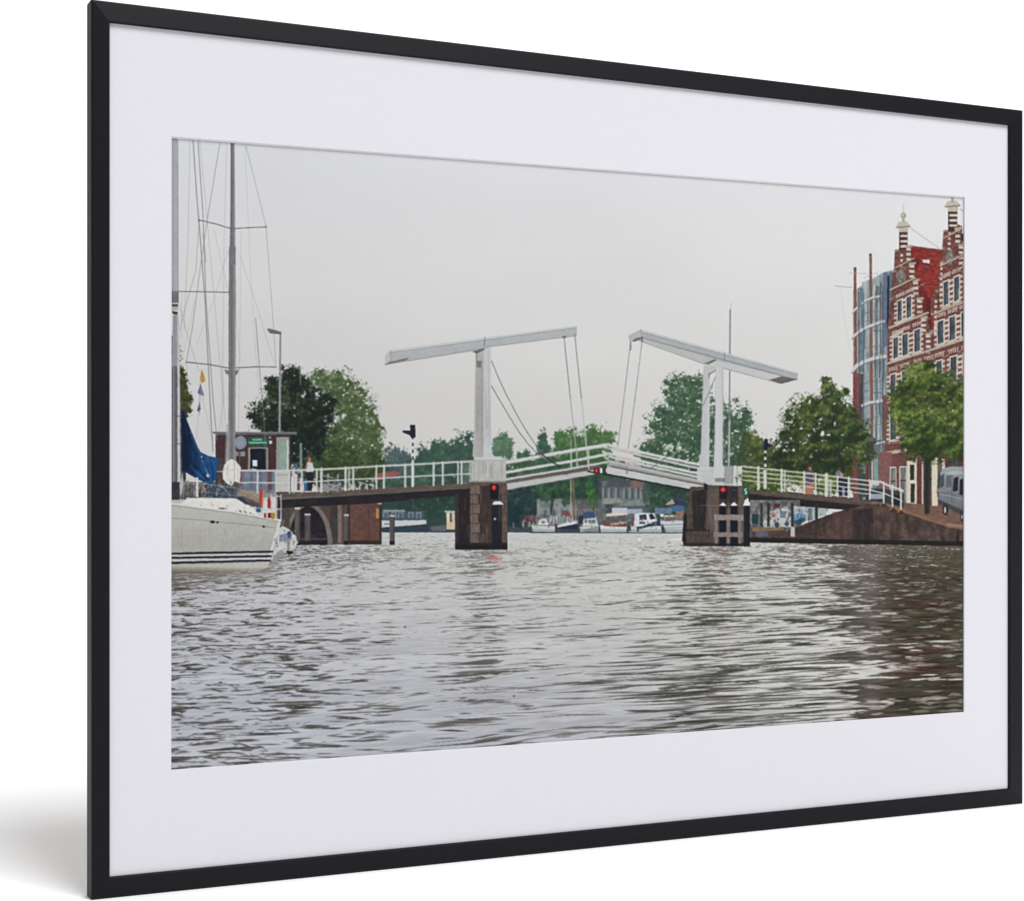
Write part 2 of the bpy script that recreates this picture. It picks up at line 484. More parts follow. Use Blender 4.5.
    for (x, y) in ((405, 627), (514, 696)):
        ell(x, y, 1.1, .8, (110, 66, 58), .9)


def moored_boats():
    E("printed_boat", "white motor boat with a rounded cabin beside the reddish shrub", True)
    poly([(531, 524), (555, 525.5), (555, 532), (533, 532)], (198, 198, 192))
    line((531, 524.6), (555, 526), .9, (120, 120, 118))
    poly([(538, 525), (540, 519.5), (546, 518.5), (549, 525)], (212, 214, 214))
    rect(541.5, 520.6, 545, 523.6, (128, 138, 146))
    rect(543, 515, 549, 517.5, (74, 92, 128))
    for x in (550, 553, 556):
        rect(x, 516, x + 1.6, 524, (186, 188, 186), alpha=.8)
    E("printed_boat", "dark blue hulled sailing boat with a red sail cover", True)
    poly([(557, 527), (566, 525), (578, 523.5), (578, 532), (559.5, 532)], (38, 54, 76))
    poly([(556.5, 526), (566, 522.5), (577, 520), (578, 523.6), (558, 527.4)], (206, 208, 212))
    poly([(563, 510), (571, 513), (570, 516), (564, 516)], (152, 72, 82))
    rect(566, 517, 573, 522, (176, 172, 172))
    line((571, 520), (571, 440), 1.1, (176, 166, 150), .9)
    line((574.4, 520), (573.4, 480), 1.5, (140, 100, 84), .95)
    line((576, 522), (576, 500), .7, (190, 190, 190), .7)
    E("printed_boat", "white cabin boat with a blue canvas hood", True)
    poly([(579, 527), (600, 524.5), (598.5, 532), (579.5, 532)], (194, 196, 194))
    poly([(598.5, 532), (599.5, 526), (589, 528), (583, 530), (583, 532)], (150, 152, 152))
    poly([(582, 526), (584, 519), (596, 518), (598, 525)], (204, 208, 210))
    for x in (584.5, 588.5, 592.5):
        rect(x, 519.6, x + 2.8, 523, (112, 124, 138))
    poly([(581, 516), (585, 512), (594, 512), (596, 517), (584, 519)], (62, 86, 130))
    rect(578.5, 516, 583, 524, (48, 54, 72))
    E("printed_boat", "white sloop with a varnished cabin and cream awning", True)
    poly([(599.5, 525), (628, 526), (626, 532.6), (601, 532.6)], (206, 210, 216))
    poly([(603, 521), (610, 523), (626, 523), (626, 527), (604, 526)], (134, 66, 66))
    poly([(610, 523.5), (626, 521.5), (627, 523.5), (611, 525.5)], (196, 164, 122))
    rect(608, 515, 626, 522, (98, 96, 100), grain=12)
    poly([(605.5, 514.5), (613, 512.5), (630, 512.8), (627, 515), (607, 516.4)], (214, 202, 178))
    rect(612, 508, 627, 513, (186, 194, 200))
    rect(627, 509, 642, 513.5, (158, 172, 188), grain=12)
    E("printed_boat", "white motor cruiser with dark cabin windows and blue bow trim", True)
    poly([(627, 526), (640, 528), (664, 525), (663, 532.8), (629, 532.8)], (200, 204, 210))
    poly([(638, 527.5), (650, 524), (661, 521.8), (663, 526), (652, 526), (640, 529)], (48, 66, 92))
    poly([(633, 527), (635, 513.6), (646, 512.8), (655, 513.4), (657, 521), (640, 526.5)], (210, 212, 216))
    poly([(639.4, 515), (645.8, 514), (647, 519.6), (640, 520)], (52, 56, 70))
    poly([(648.6, 514.2), (652, 513.6), (655.5, 518.6), (650.5, 519.6)], (44, 48, 60))
    rect(639.5, 521.6, 645, 524, (62, 70, 84))
    rect(631, 516, 634, 526, (118, 84, 84))
    rect(627, 522, 631, 531, (72, 78, 88))
    rect(636.8, 527, 639, 531.5, (52, 58, 70))
    E("printed_boat", "white boat hull partly hidden by the right pier", True)
    poly([(660, 521), (684, 520.5), (684, 532.6), (664, 532.6)], (192, 198, 204))
    line((661, 525), (684, 524.4), .9, (140, 148, 156))
    line((662, 528), (684, 527.6), .8, (150, 158, 166))
    poly([(662, 532.6), (661, 526), (664, 527), (666, 532.6)], (54, 74, 92))
    rect(664, 515, 676, 519.6, (190, 192, 194))
    rect(664.5, 517, 676, 520, (138, 110, 96))
    ell(662, 515, 2, 1.8, (226, 226, 222))
    rect(676, 511, 684, 520, (150, 120, 104))
    rect(671, 506, 684, 511.5, (66, 112, 150), grain=10)
    rect(655, 508, 672, 514, (104, 128, 156), grain=18)
    rect(673, 498, 685, 505, (58, 64, 98), grain=14)
    poly([(665, 505), (672, 499), (675, 504)], (176, 166, 150))
    E("printed_boat", "dark blue hulled sailing boat with a red sail cover")
    clutter(562, 515, 578, 522, 22, ((60, 66, 78), (150, 152, 156), (190, 190, 190), (110, 90, 84)), .7, 51)
    E("printed_boat", "white sloop with a varnished cabin and cream awning")
    clutter(604, 514, 628, 527, 46, ((70, 66, 70), (170, 160, 150), (120, 92, 80), (196, 192, 186), (88, 96, 108)), .6, 52)
    E("printed_boat", "white motor cruiser with dark cabin windows and blue bow trim")
    clutter(630, 514, 662, 528, 40, ((60, 66, 78), (176, 180, 184), (120, 126, 136), (90, 84, 88)), .5, 53)
    E("printed_boat", "white boat hull partly hidden by the right pier")
    clutter(662, 511, 684, 522, 40, ((70, 84, 100), (150, 154, 158), (110, 96, 90), (60, 64, 72)), .6, 54)
    E("printed_boat", "white motor boat with a rounded cabin beside the reddish shrub")
    clutter(531, 514, 558, 526, 36, ((84, 92, 96), (190, 190, 186), (130, 124, 118), (60, 70, 76)), .55, 55)
    E("printed_boat", "white cabin boat with a blue canvas hood")
    clutter(580, 515, 599, 527, 26, ((66, 78, 98), (176, 180, 182), (112, 116, 120)), .5, 56)
    for (a, b) in ((531, 557), (557, 580), (579, 600), (600, 628), (628, 664), (662, 684)):
        poly([(a, 528.8), (b, 529.4), (b, 532.8), (a, 532.8)], (112, 118, 124), alpha=.35, th=2)
    line((530, 532.6), (684, 533), 1.0, (52, 58, 64), .75, 2)
    for xx in (556.6, 579, 599.6, 627.6, 662.6):
        rect(xx - .8, 524, xx + .8, 532.6, (50, 58, 66), alpha=.7, th=2)


def left_bank(X, Y):
    # lighter birch, then darker chestnut, by the hut
    E("printed_tree", "light feathery tree right of the dark chestnut at left", True)
    foliage([(340, 394, 24, 24), (322, 378, 14, 10), (356, 410, 22, 26), (350, 440, 32, 28), (372, 438, 14, 24), (338, 382, 14, 12), (366, 462, 20, 22), (330, 450, 30, 30)],
            ((66, 88, 52), (94, 120, 70), (140, 158, 112)), 4600, (.6, 1.25), .84, .40, 41, 4.2)
    E("printed_tree", "dense dark chestnut tree behind the hut", True)
    foliage([(288, 398, 26, 26), (302, 412, 32, 30), (280, 418, 30, 26), (290, 376, 13, 12), (268, 422, 16, 14), (310, 440, 28, 32), (284, 450, 30, 26), (258, 420, 8, 10), (300, 384, 12, 12), (274, 384, 10, 10), (316, 462, 26, 16), (252, 416, 8, 3.5), (326, 408, 12, 18)],
            ((22, 36, 34), (36, 54, 40), (78, 98, 58)), 4200, (.8, 1.7), .86, .34, 42, 6)
    E("printed_tree", "green shrubs behind the left approach railing", True)
    foliage([(340, 462, 24, 18), (370, 468, 20, 16), (320, 470, 22, 16), (352, 474, 30, 16)], ((46, 68, 40), (82, 104, 54), (126, 146, 80)), 900, (.8, 1.5), .9, 0, 43, 5)
    E("printed_awning", "red awning behind the left approach railing")
    poly([(376, 473.5), (396, 471), (402, 474), (376, 481)], (166, 92, 88), grain=6)
    E("printed_lamp", "tall street lamp beside the hut")
    line((279.6, 434), (280.4, 333), 1.9, (138, 142, 150))
    line((279.0, 434), (279.9, 380), .8, (176, 178, 184), .8)
    poly([(267, 329.5), (269, 328.2), (281.5, 332), (281, 334.6), (270, 333.4)], (112, 112, 112))
    line((279.8, 404), (285, 404), .7, (176, 178, 180), .8)
    line((281, 385), (288, 391), .6, (120, 130, 130), .7)
    E("printed_lamp", "short angled lamp behind the dark chestnut", True)
    pline([(293, 366), (300, 368.5), (300.6, 385)], 1.0, (138, 134, 136), .9, .3)
    # hut
    E("printed_hut", "dark brick bridge keeper hut with green sign and flat roof", True)
    rect(215, 434, 277, 494, lambda x, y: mix((70, 48, 50), (88, 56, 54), fbm(x / 3, y / 2, 45, 2)[..., None]))
    rect(277, 434, 291, 494, (60, 54, 58))
    poly([(212.5, 431.5), (297, 432.6), (297, 434.8), (213, 435)], (104, 104, 108))
    line((213, 431.8), (297, 432.6), .8, (150, 152, 156))
    poly([(211.5, 433), (215.5, 434), (215.5, 462), (212.5, 462)], (202, 204, 204))
    rect(247.6, 437, 268.2, 446, (24, 104, 78))
    for k in range(7):                                       # short upper word, too blurred to read
        rect(252.8 + k * 1.35, 438.6, 253.7 + k * 1.35, 440.7, (176, 208, 194), alpha=.85)
    rect(252.8, 439.8, 262.2, 440.7, (160, 200, 184), alpha=.5)
    rect(248.4, 442.0, 266.6, 443.4, (150, 196, 178), alpha=.75)
    for k in range(13):
        rect(248.6 + k * 1.4, 441.7, 249.5 + k * 1.4, 443.5, (168, 208, 192), alpha=.6)
    rect(269.2, 436.6, 271.2, 438.6, (176, 176, 172))
    rect(269.0, 440.6, 271.8, 443.8, (206, 204, 200))
    rect(248.2, 447.4, 268.2, 472, (152, 146, 140))
    rect(250.4, 448.6, 266.4, 472, lambda x, y: mix((14, 26, 38), (26, 46, 54), fbm(x / 4, y / 5, 46, 2)[..., None]))
    rect(252.6, 460, 257.3, 466.4, (204, 212, 228))
    line((252, 469), (256, 470), 1.6, (170, 168, 158))
    poly([(276.4, 437), (289.4, 437), (289.2, 472), (276, 472)], (150, 152, 148))
    rect(279.6, 440.8, 286.6, 472, lambda x, y: mix((128, 160, 146), (152, 178, 160), fbm(x / 2, y / 6, 47, 2)[..., None]))
    rect(286.8, 439.6, 288.3, 472, (196, 198, 196))
    E("printed_sign", "round grey traffic sign with two small plates before the hut")
    line((239.6, 436), (239.6, 474), 1.0, (84, 92, 110))
    ell(240.6, 442.6, 6, 6.8, (130, 142, 160))
    ell(239.5, 442, 4, 5, (146, 156, 170), .6)
    rect(234.5, 451.6, 238.6, 456, (132, 138, 144))
    rect(240.4, 451.6, 245, 456.4, (136, 144, 152))
    E("printed_sign", "blue post box beside the hut", True)
    rect(299.6, 443, 302, 474, (150, 166, 152), alpha=.8)
    rect(295, 463, 298, 474, (74, 110, 128))
    # lower wall by the sailboat
    E("printed_fence", "blue grey panels and white box at the foot of the hut")
    rect(236, 471, 276, 494, lambda x, y: mix((104, 114, 130), (132, 142, 154), fbm(x / 3, y / 4, 48, 2)[..., None]))
    for x in (241, 250, 259, 267):
        rect(x, 472, x + 3, 493, (92, 108, 134), alpha=.7)
    rect(239, 471, 241.5, 486, (140, 60, 66))
    rect(268, 471, 272, 490, (110, 82, 84))
    rect(275, 471, 289.5, 494, (186, 186, 182), grain=8)
    line((277, 474.8), (287, 474.8), .7, (130, 130, 128), .7)
    poly([(236, 489.5), (262, 491.5), (285, 497), (262, 498), (236, 497)], (150, 142, 132), grain=10)
    E("printed_tree", "tree cut off by the left edge of the print", True)
    foliage([(176, 390, 12, 26), (184, 402, 9, 14), (172, 364, 10, 26), (188, 398, 5, 3), (180, 374, 6, 10), (170, 345, 4, 10)], ((54, 62, 32), (88, 98, 48), (130, 136, 78)), 560, (.8, 1.7), .92, .15, 49, 5)
    rect(168, 410, 186, 500, (58, 58, 66), grain=18)


def bridge(X, Y):
    rng = np.random.default_rng(19)
    WH = (204, 205, 204)
    # ---- arch abutment
    E("printed_abutment", "brick abutment with a round arch under the left approach")
    rect(276, 492, 381, 544.5, lambda x, y: mix((84, 66, 64), (112, 78, 70), fbm(x / 5, y / 2.5, 51, 3)[..., None]))
    rect(330, 504, 339, 544, lambda x, y: mix((60, 56, 58), (80, 72, 70), fbm(x / 3, y / 6, 52, 2)[..., None]))
    rect(337.6, 505, 341.6, 543, (128, 114, 104), grain=14)
    rect(347.5, 503, 350.5, 543, (54, 48, 50))
    poly([(350, 505), (381, 507.5), (381, 543), (350, 543)], lambda x, y: mix((98, 66, 60), (124, 82, 72), fbm(x / 4, y / 1.6, 53, 3)[..., None]))
    rect(368, 507, 369.4, 542, (88, 62, 58), alpha=.6)
    rect(379.4, 506, 381.6, 543.5, (70, 50, 48))
    rect(350, 540.5, 381.5, 544.5, (56, 48, 46))
    bx = box(282, 500, 336, 546)
    x, y = coords(*bx)
    k1 = np.sqrt(((x - 308.5) / 24) ** 2 + ((y - 545) / 42) ** 2)
    k2 = np.sqrt(((x - 308.0) / 19.5) ** 2 + ((y - 545) / 38.5) ** 2)
    stone = mix((112, 106, 100), (136, 128, 120), fbm(x / 4, y / 4, 54, 2)[..., None])
    put(bx, np.clip((1 - k1) * 40 + .5, 0, 1) * (y < 545), stone)
    dk = mix((28, 28, 36), (58, 48, 56), np.clip(fbm(x / 7, y / 5, 55, 3) * 1.6 - .4, 0, 1)[..., None])
    put(bx, np.clip((1 - k2) * 40 + .5, 0, 1) * (y < 545), dk)
    rect(300, 538, 327, 540, (84, 84, 100), alpha=.7)
    rect(276, 504, 290, 545, (74, 70, 70), alpha=.75, grain=16)
    rect(376, 508.6, 378.9, 518, (186, 138, 62), grain=10)
    poly([(376, 504), (381, 502), (381.5, 504)], (196, 196, 190))
    for (a, b, top, lab) in ((294.6, 300.4, 507.5, "wooden post left in the arch"), (304.6, 310.6, 513.5, "wooden post in the middle of the arch"), (343.8, 348.8, 514, "wooden post before the brick abutment"), (389.6, 394.6, 515, "free standing wooden post right of the brick abutment")):
        E("printed_post", lab, True)
        rect(a, top, b, 543.5, lambda x, y: mix((84, 76, 76), (112, 104, 104), fbm(x / 1.6, y / 12, 56 + int(a), 2)[..., None]))
        rect(b - 1.2, top + 2, b, 543, (62, 56, 58), alpha=.6)
        rect(a, top, b, top + 1.8, (190, 188, 184))
        rect(a, 541, b, 544.6, (36, 34, 36))
    # ---- left approach deck
    E("printed_deck", "dark beam and brown kerb of the left approach")
    poly([(276, 496), (330, 494), (470, 486), (470, 495.5), (440, 496.5), (372, 503.5), (300, 507), (276, 508)], lambda x, y: mix((34, 32, 40), (50, 46, 50), fbm(x / 8, y / 3, 57, 2)[..., None]))
    poly([(278, 493.5), (330, 491), (472, 483), (472, 488), (330, 497), (280, 500)], lambda x, y: mix((84, 74, 68), (118, 104, 92), fbm(x / 5, y / 1.2, 58, 3)[..., None]))
    line((280, 499), (330, 496.4), 1.4, (112, 112, 108), .8)
    line((330, 496.6), (470, 488), 1.2, (108, 106, 102), .6)
    line((330, 491.6), (470, 483.6), .9, (142, 92, 74), .5)
    # far railing seen through
    E("printed_railing", "low white railing behind the left approach")
    pline([(322, 475), (340, 480), (350, 482)], .9, WH, .8, .4)
    pline([(322, 484), (346, 488)], .8, WH, .7, .4)
    pline([(358, 482), (374, 486)], 1, WH, .8, .4)
    for xx, a, b in ((328, 474, 492), (338, 475, 491), (360, 483, 489), (367, 485, 489), (373, 485, 489)):
        line((xx, a), (xx, b), 1.4, WH, .85)
    rect(316, 478, 344, 491, (52, 56, 72), alpha=.35)
    clutter(298, 474, 350, 490, 40, ((70, 74, 88), (120, 124, 128), (60, 78, 60), (150, 150, 150)), .5, 65)
    # people on the left
    E("printed_person", "red haired person in a white top carrying a blue bag on the left approach")
    ell(308.6, 458.8, 3.1, 3.6, (116, 66, 56))
    ell(309.4, 459.8, 1.6, 2.2, (176, 128, 112))
    poly([(306.4, 463), (309, 461.6), (312.6, 463.4), (314.2, 470), (312.6, 473), (306.2, 473), (305.6, 468)], (196, 194, 196))
    line((306.8, 464), (306.2, 471), 1.1, (176, 130, 114))
    poly([(306, 472), (313, 472), (313.6, 480), (311.6, 491), (307.6, 491), (306, 482)], (40, 38, 54))
    poly([(303.8, 480), (307, 478), (307.6, 491), (304.2, 491)], (48, 112, 152))
    E("printed_person", "small blurred figure in red by the white box", True)
    rect(297, 480, 300, 490.5, (128, 84, 84))
    ell(298.4, 478, 1.5, 1.8, (140, 104, 96))
    # near railing of left approach
    E("printed_railing", "white railing of the left approach", True)
    pline([(239, 470.6), (290, 470.6), (330, 469), (470, 461.4)], 1.8, WH, .95)
    pline([(239, 482.6), (290, 482.8), (330, 480.6), (470, 473.8)], 1.4, WH, .92)
    pline([(470, 461.4), (470, 484)], 1, WH, .8)
    for xx, w in ((257.6, 1.8), (289.6, 1.6), (293.6, 1.6), (302, 1.5), (316.8, 1.6), (321.4, 2.6), (345.6, 2.2), (349, 1.4), (353.2, 1.9), (376.4, 1.9), (384, 2.1), (405.2, 2.0), (413.2, 1.9), (433.6, 2.2), (442.8, 2.0), (458, 1.6), (461.6, 1.9)):
        t = float(np.interp(xx, [240, 290, 330, 470], [470.6, 470.6, 469, 461.4])) - .6
        b = float(np.interp(xx, [257, 258, 278, 330, 470], [492, 493, 493.5, 491, 483]))
        line((xx, t), (xx, b), w, WH, .95)
        line((xx + w * .45, t), (xx + w * .45, b), .5, (150, 152, 156), .6)
    for xx in np.arange(464.5, 470.6, 1.6):
        line((xx, 462), (xx, 483.5), .6, (186, 190, 188), .6)
    E("printed_signal", "black level crossing signal on a striped pole at left")
    for j, yy in enumerate(np.arange(436, 462, 3.4)):
        rect(412.0, yy, 413.7, yy + 3.4, (40, 44, 56) if j % 2 == 0 else (214, 214, 212))
    rect(411.4, 462, 413.8, 487, (204, 206, 204))
    rect(410.2, 424.8, 415.2, 428.6, (34, 38, 52))
    poly([(402.4, 430.4), (410, 430.6), (411, 428), (415.6, 429), (415.4, 437.6), (411.6, 438.4), (409.6, 435.2), (402.6, 432.4)], (36, 42, 58))

    # ---- left pier
    E("printed_pier", "left stone and brick pier standing in the water")
    rect(455, 494, 470.5, 549, lambda x, y: mix((36, 34, 40), (66, 54, 54), np.clip((np.abs(x - 456.5) < 1.8) * .8 + fbm(x / 2.4, y / 9, 61, 2) * .5, 0, 1)[..., None]))
    poly([(470, 484), (507.5, 484), (507.5, 549.5), (470, 549.5)], lambda x, y: mix((58, 46, 44), (88, 68, 62), fbm(x / 3, y / 2, 62, 3)[..., None]))
    for j, yy in enumerate(np.arange(485, 540, 9.6)):
        w = 9.4 if j % 2 == 0 else 7.6
        rect(470.4, yy + .5, 470.4 + w, yy + 9.2, (122, 103, 93), grain=14)
        rect(500.2 + (0 if j % 2 == 0 else 1.6), yy + .5, 507.2, yy + 9.2, (106, 84, 76), grain=14)
    rect(480, 486, 499, 503, (62, 52, 54), alpha=.7)
    rect(470, 534, 485, 545, (104, 96, 92), alpha=.5, grain=24)
    rect(455, 543, 507.5, 549.6, (40, 38, 40), alpha=.85)
    for k in range(70):
        x = rng.uniform(456, 506)
        y = rng.uniform(486, 530)
        rect(x, y, x + rng.uniform(.5, 1.6), y + rng.uniform(5, 16), [(44, 38, 38), (134, 120, 110), (70, 60, 54)][rng.integers(3)], alpha=.3)
    poly([(455, 545), (507.5, 545), (507.5, 549.6), (455, 549.6)], (26, 26, 26), alpha=.6)
    E("printed_deck", "brown edge under the left pedestal", True)
    poly([(466, 482), (507, 481.6), (507.6, 485), (468, 486.4)], (104, 84, 74), grain=18)
    E("printed_signal", "red signal light on the left pier", True)
    rect(490, 484, 498.4, 499, (26, 28, 36))
    ell(494, 487.6, 2.6, 2.8, (196, 24, 34))
    ell(494, 487.6, 1.6, 1.8, (250, 58, 66))
    E("printed_post", "black fender post with a white cap at the left pier", True)
    rect(491.6, 503.5, 502, 549, lambda x, y: mix((26, 28, 38), (44, 46, 58), fbm(x / 2, y / 8, 63, 2)[..., None]))
    poly([(491.8, 504.6), (494.2, 501.2), (500.6, 501.2), (504, 504.6)], (214, 216, 216))
    ell(494.8, 519, 1.1, 1.2, (190, 194, 196))
    rect(498, 506, 502, 522, (52, 54, 62))
    # ---- left leaf
    E("printed_bridge_leaf", "left opening leaf of the bridge with white girder")
    poly([(506, 477), (598, 463.5), (604, 471), (590, 474), (507, 487)], lambda x, y: mix((96, 92, 86), (122, 114, 108), fbm(x / 9, y / 2, 64, 2)[..., None]))
    poly([(507, 483.6), (594, 469.6), (594, 474.4), (507.4, 490)], lambda x, y: mix((190, 190, 188), (204, 205, 203), fbm(x / 20, y / 4, 65, 2)[..., None]))
    line((507, 483.6), (594, 469.8), .8, (146, 142, 138), .7)
    line((508, 490), (592, 475), .8, (108, 108, 108), .7)
    E("printed_railing", "three white rails over the left bridge leaf", True)
    pline([(506, 462.6), (530, 458.4), (570, 450.8), (609, 444.8)], 3.4, (206, 210, 207))
    pline([(506, 464.4), (570, 452.4), (609, 446.6)], .8, (150, 156, 152), .8)
    pline([(506, 472.4), (570, 461.4), (609, 453.8)], 2.7, (202, 206, 203))
    pline([(506, 479.4), (570, 468.8), (609, 461.6)], 2.2, (190, 196, 192))
    for xx in (571.2, 577, 588.6):
        line((xx, 449), (xx, 467), 1.2, (200, 203, 200), .85)
    # ---- pedestal and tower
    E("printed_pedestal", "broad white pedestal of the left tower")
    rect(470.8, 460.4, 506, 482, lambda x, y: mix((186, 188, 184), (198, 199, 195), fbm(x / 12, y / 9, 66, 2)[..., None]))
    poly([(473.6, 456.4), (502.4, 456.6), (502.4, 460.8), (473.6, 460.8)], (206, 207, 205))
    line((471, 460.6), (506, 460.6), .7, (164, 166, 164), .8)
    rect(470.8, 480.6, 506, 482.2, (160, 158, 150))
    OFF[:] = -1.5, 0
    E("printed_bridge_tower", "white left bridge tower carrying the balance beam")
    poly([(477, 350), (484.6, 348), (484.6, 457), (473.8, 457), (475.4, 440)], lambda x, y: mix((186, 185, 182), (178, 176, 174), ((x - 474) / 11)[..., None]))
    poly([(484.4, 347), (492.4, 345), (492.8, 440), (494, 457), (484.4, 457)], (203, 206, 208))
    line((484.6, 350), (484.6, 456), .6, (160, 162, 164), .8)
    rect(478, 352, 483, 367.5, (132, 124, 118), alpha=.85)
    rect(478.6, 350, 484.4, 361, (188, 186, 182))
    poly([(474, 352), (480, 348), (486, 347.4), (486, 350), (478.4, 353.6)], (118, 120, 122))
    OFF[:] = -.6, -1.2
    E("printed_balance_beam", "white balance beam of the left tower tilted up to the right")
    poly([(385.4, 357.2), (391.6, 351), (577.4, 327), (577.4, 337), (487, 348.6), (474, 352.4), (409, 362.6), (386, 366.2)], lambda x, y: mix((182, 186, 189), (190, 193, 194), fbm(x / 30, y / 6, 67, 2)[..., None]))
    poly([(391.6, 351), (577.4, 327), (577.4, 328.8), (391, 353.6)], (206, 209, 211))
    line((391, 353.8), (577.2, 329), .7, (154, 158, 162), .8)
    poly([(385.4, 357.2), (391.6, 351), (391, 362.6), (386, 366.2)], (196, 196, 194))
    line((391.4, 352), (391, 362.4), .6, (150, 152, 154), .8)
    line((385.8, 366), (391.2, 363), .8, (128, 128, 128))
    poly([(390, 362.8), (409.4, 358.8), (407, 361.8), (386.4, 366.2)], (134, 136, 138))
    line((409, 362), (487, 349), .7, (150, 153, 156), .7)
    line((487, 348.4), (577, 337), .8, (158, 160, 162), .8)
    line((485.6, 338.4), (484.8, 347), .9, (120, 122, 124), .8)
    E("printed_cable", "thin cables hanging from the left balance beam", True)
    line((564.6, 338), (571, 400), 1.1, (134, 134, 134), .85, .35)
    line((571, 400), (578.6, 468), 1.1, (168, 168, 166), .95, .35)
    line((575.2, 335), (582, 400), 1.1, (134, 134, 134), .85, .35)
    line((582, 400), (589.4, 470), 1.3, (184, 186, 184), .95, .35)
    rect(563, 337, 567, 339.4, (120, 122, 124))
    OFF[:] = -1.0, 0
    for k in range(26):
        x = rng.uniform(476, 492)
        rect(x, rng.uniform(350, 420), x + rng.uniform(.4, 1.0), rng.uniform(425, 456), (150, 146, 140), alpha=.22, th=2)
    for k in range(30):
        x = rng.uniform(472, 505)
        rect(x, rng.uniform(461, 468), x + rng.uniform(.5, 1.4), rng.uniform(472, 481.6), (150, 148, 138), alpha=.25, th=2)
    E("printed_cable", "curved stays from the left tower down to the leaf", True)
    pline([(492.6, 361), (500, 379), (508, 396), (518, 415), (528, 432), (538, 447), (546, 457.6)], 1.0, (122, 122, 122), .85, .35)
    pline([(492.6, 386), (500, 399), (510, 416), (520, 432), (530, 445), (541, 456), (552, 463)], 1.0, (116, 116, 116), .85, .35)
    pline([(541, 453), (552, 461.5), (562, 467)], 1.7, (66, 70, 70), .8, .4)

    OFF[:] = 0, 0
    # ---- right leaf
    E("printed_bridge_leaf", "right opening leaf of the bridge with white planks", True)
    poly([(608, 459.6), (704, 480.6), (704, 490), (607, 470.6)], lambda x, y: mix((182, 184, 182), (118, 116, 112), np.clip(((y - (462 + (x - 608) * .225)) / 9), 0, 1)[..., None]))
    for k in range(7):
        o = k * 1.75
        line((618, 460.4 + o), (706, 480 + o * .75), .55, (140, 140, 138), .75)
    poly([(607, 466.6), (704.6, 485.6), (704.6, 491.6), (607, 473.6)], lambda x, y: mix((196, 198, 198), (210, 211, 210), fbm(x / 20, y / 4, 68, 2)[..., None]))
    line((612, 466.6), (704, 485), 1.4, (106, 102, 96), .85)
    pline([(588, 471.6), (606, 474.2), (704, 492.6)], 1.5, (44, 44, 46), .95)
    rect(626.4, 464, 627.8, 474, (134, 124, 116), alpha=.8)
    E("printed_railing", "white rails over the right bridge leaf", True)
    pline([(604, 444.6), (612, 446), (660, 456.4), (702, 465.2)], 2.5, (208, 210, 208))
    pline([(603, 446.6), (612, 449.4), (660, 459.6), (702, 469)], 2.0, (196, 198, 196))
    pline([(608, 453.4), (660, 465.6), (702, 474)], 2.6, (206, 208, 206))
    pline([(603, 451.6), (612, 457.4), (660, 468.6), (702, 478)], 2.2, (200, 202, 200))
    pline([(608, 461), (660, 472.6), (702, 481.4)], 1.5, (186, 188, 186))
    pline([(634, 455.6), (660, 461.8), (688, 468.6)], 1.5, (72, 96, 84), .75)
    line((609, 446.8), (702, 467.4), .5, (134, 138, 136), .6)
    line((609, 455), (702, 476), .5, (140, 142, 140), .6)
    rect(607.4, 444, 608.8, 466, (150, 150, 148), alpha=.6)
    pline([(650, 469), (660, 462), (668, 455.6)], .8, (96, 98, 96), .7, .4)
    for (xx, yy) in ((618, 449.8), (626, 452), (622, 458), (630, 462), (627, 466.6)):
        rect(xx, yy, xx + 7, yy + 1.7, (214, 172, 166), alpha=.55)
    rect(689.6, 468.6, 698.4, 471, (58, 66, 62), alpha=.8)
    line((627.2, 449), (627.2, 466), 1.1, (216, 196, 190), .7)
    E("printed_sign", "round red sign where the two leaves meet", True)
    ell(596.6, 470.4, 3.1, 3.4, (142, 26, 34))
    rect(596, 469, 597.2, 472, (226, 150, 150), alpha=.8)
    E("printed_sign", "green and white round sign beside the red one", True)
    ell(603.6, 469.6, 3.4, 3.2, (26, 84, 78))
    rect(600.2, 468, 602.4, 473, (206, 214, 210))
    poly([(605.6, 469), (608, 467.4), (608, 473), (606, 472)], (224, 172, 178))

    # ---- right pier
    E("printed_pier", "right stone pier with timber fender standing in the water", True)
    poly([(690, 487), (750, 485), (750, 545.5), (686, 546), (684, 520), (689, 500)], lambda x, y: mix((74, 62, 56), (104, 90, 80), fbm(x / 2.6, y / 4, 71, 3)[..., None]))
    poly([(692, 491.6), (707, 489), (705, 529), (693, 529)], lambda x, y: mix((34, 32, 40), (60, 52, 50), fbm(x / 2, y / 10, 72, 2)[..., None]))
    poly([(684, 512), (687, 515), (686, 546), (682, 541)], (40, 36, 36))
    rect(708, 489, 719, 545, (112, 98, 88), alpha=.65, grain=14)
    rect(719.5, 487, 738, 503, (60, 50, 52), grain=12)
    rect(738.4, 486, 744, 545, (104, 88, 80), grain=14)
    rect(684, 529.4, 710, 531.4, (32, 30, 32), alpha=.85)
    poly([(685, 531), (713, 531), (713, 545.6), (687, 546)], (82, 72, 66), alpha=.8, grain=14)
    line((700, 505.4), (720, 505.6), .7, (130, 124, 120), .8)
    rect(683, 542.6, 750, 546.4, (42, 38, 38), alpha=.8)
    rect(705, 533, 710, 538, (94, 46, 52), alpha=.6)
    poly([(703.6, 479), (707, 478.4), (708, 490), (704, 490)], (36, 38, 48))
    for k in range(70):
        x = rng.uniform(688, 743)
        y = rng.uniform(490, 528)
        rect(x, y, x + rng.uniform(.5, 1.6), y + rng.uniform(5, 16), [(48, 42, 40), (134, 120, 108), (72, 64, 56)][rng.integers(3)], alpha=.3)
    E("printed_post", "black fender post with a white cap left in the timber frame", True)
    rect(719.2, 506, 726, 546, (24, 26, 38))
    poly([(719.4, 505.6), (722.8, 502), (726.4, 505.6)], (220, 222, 222))
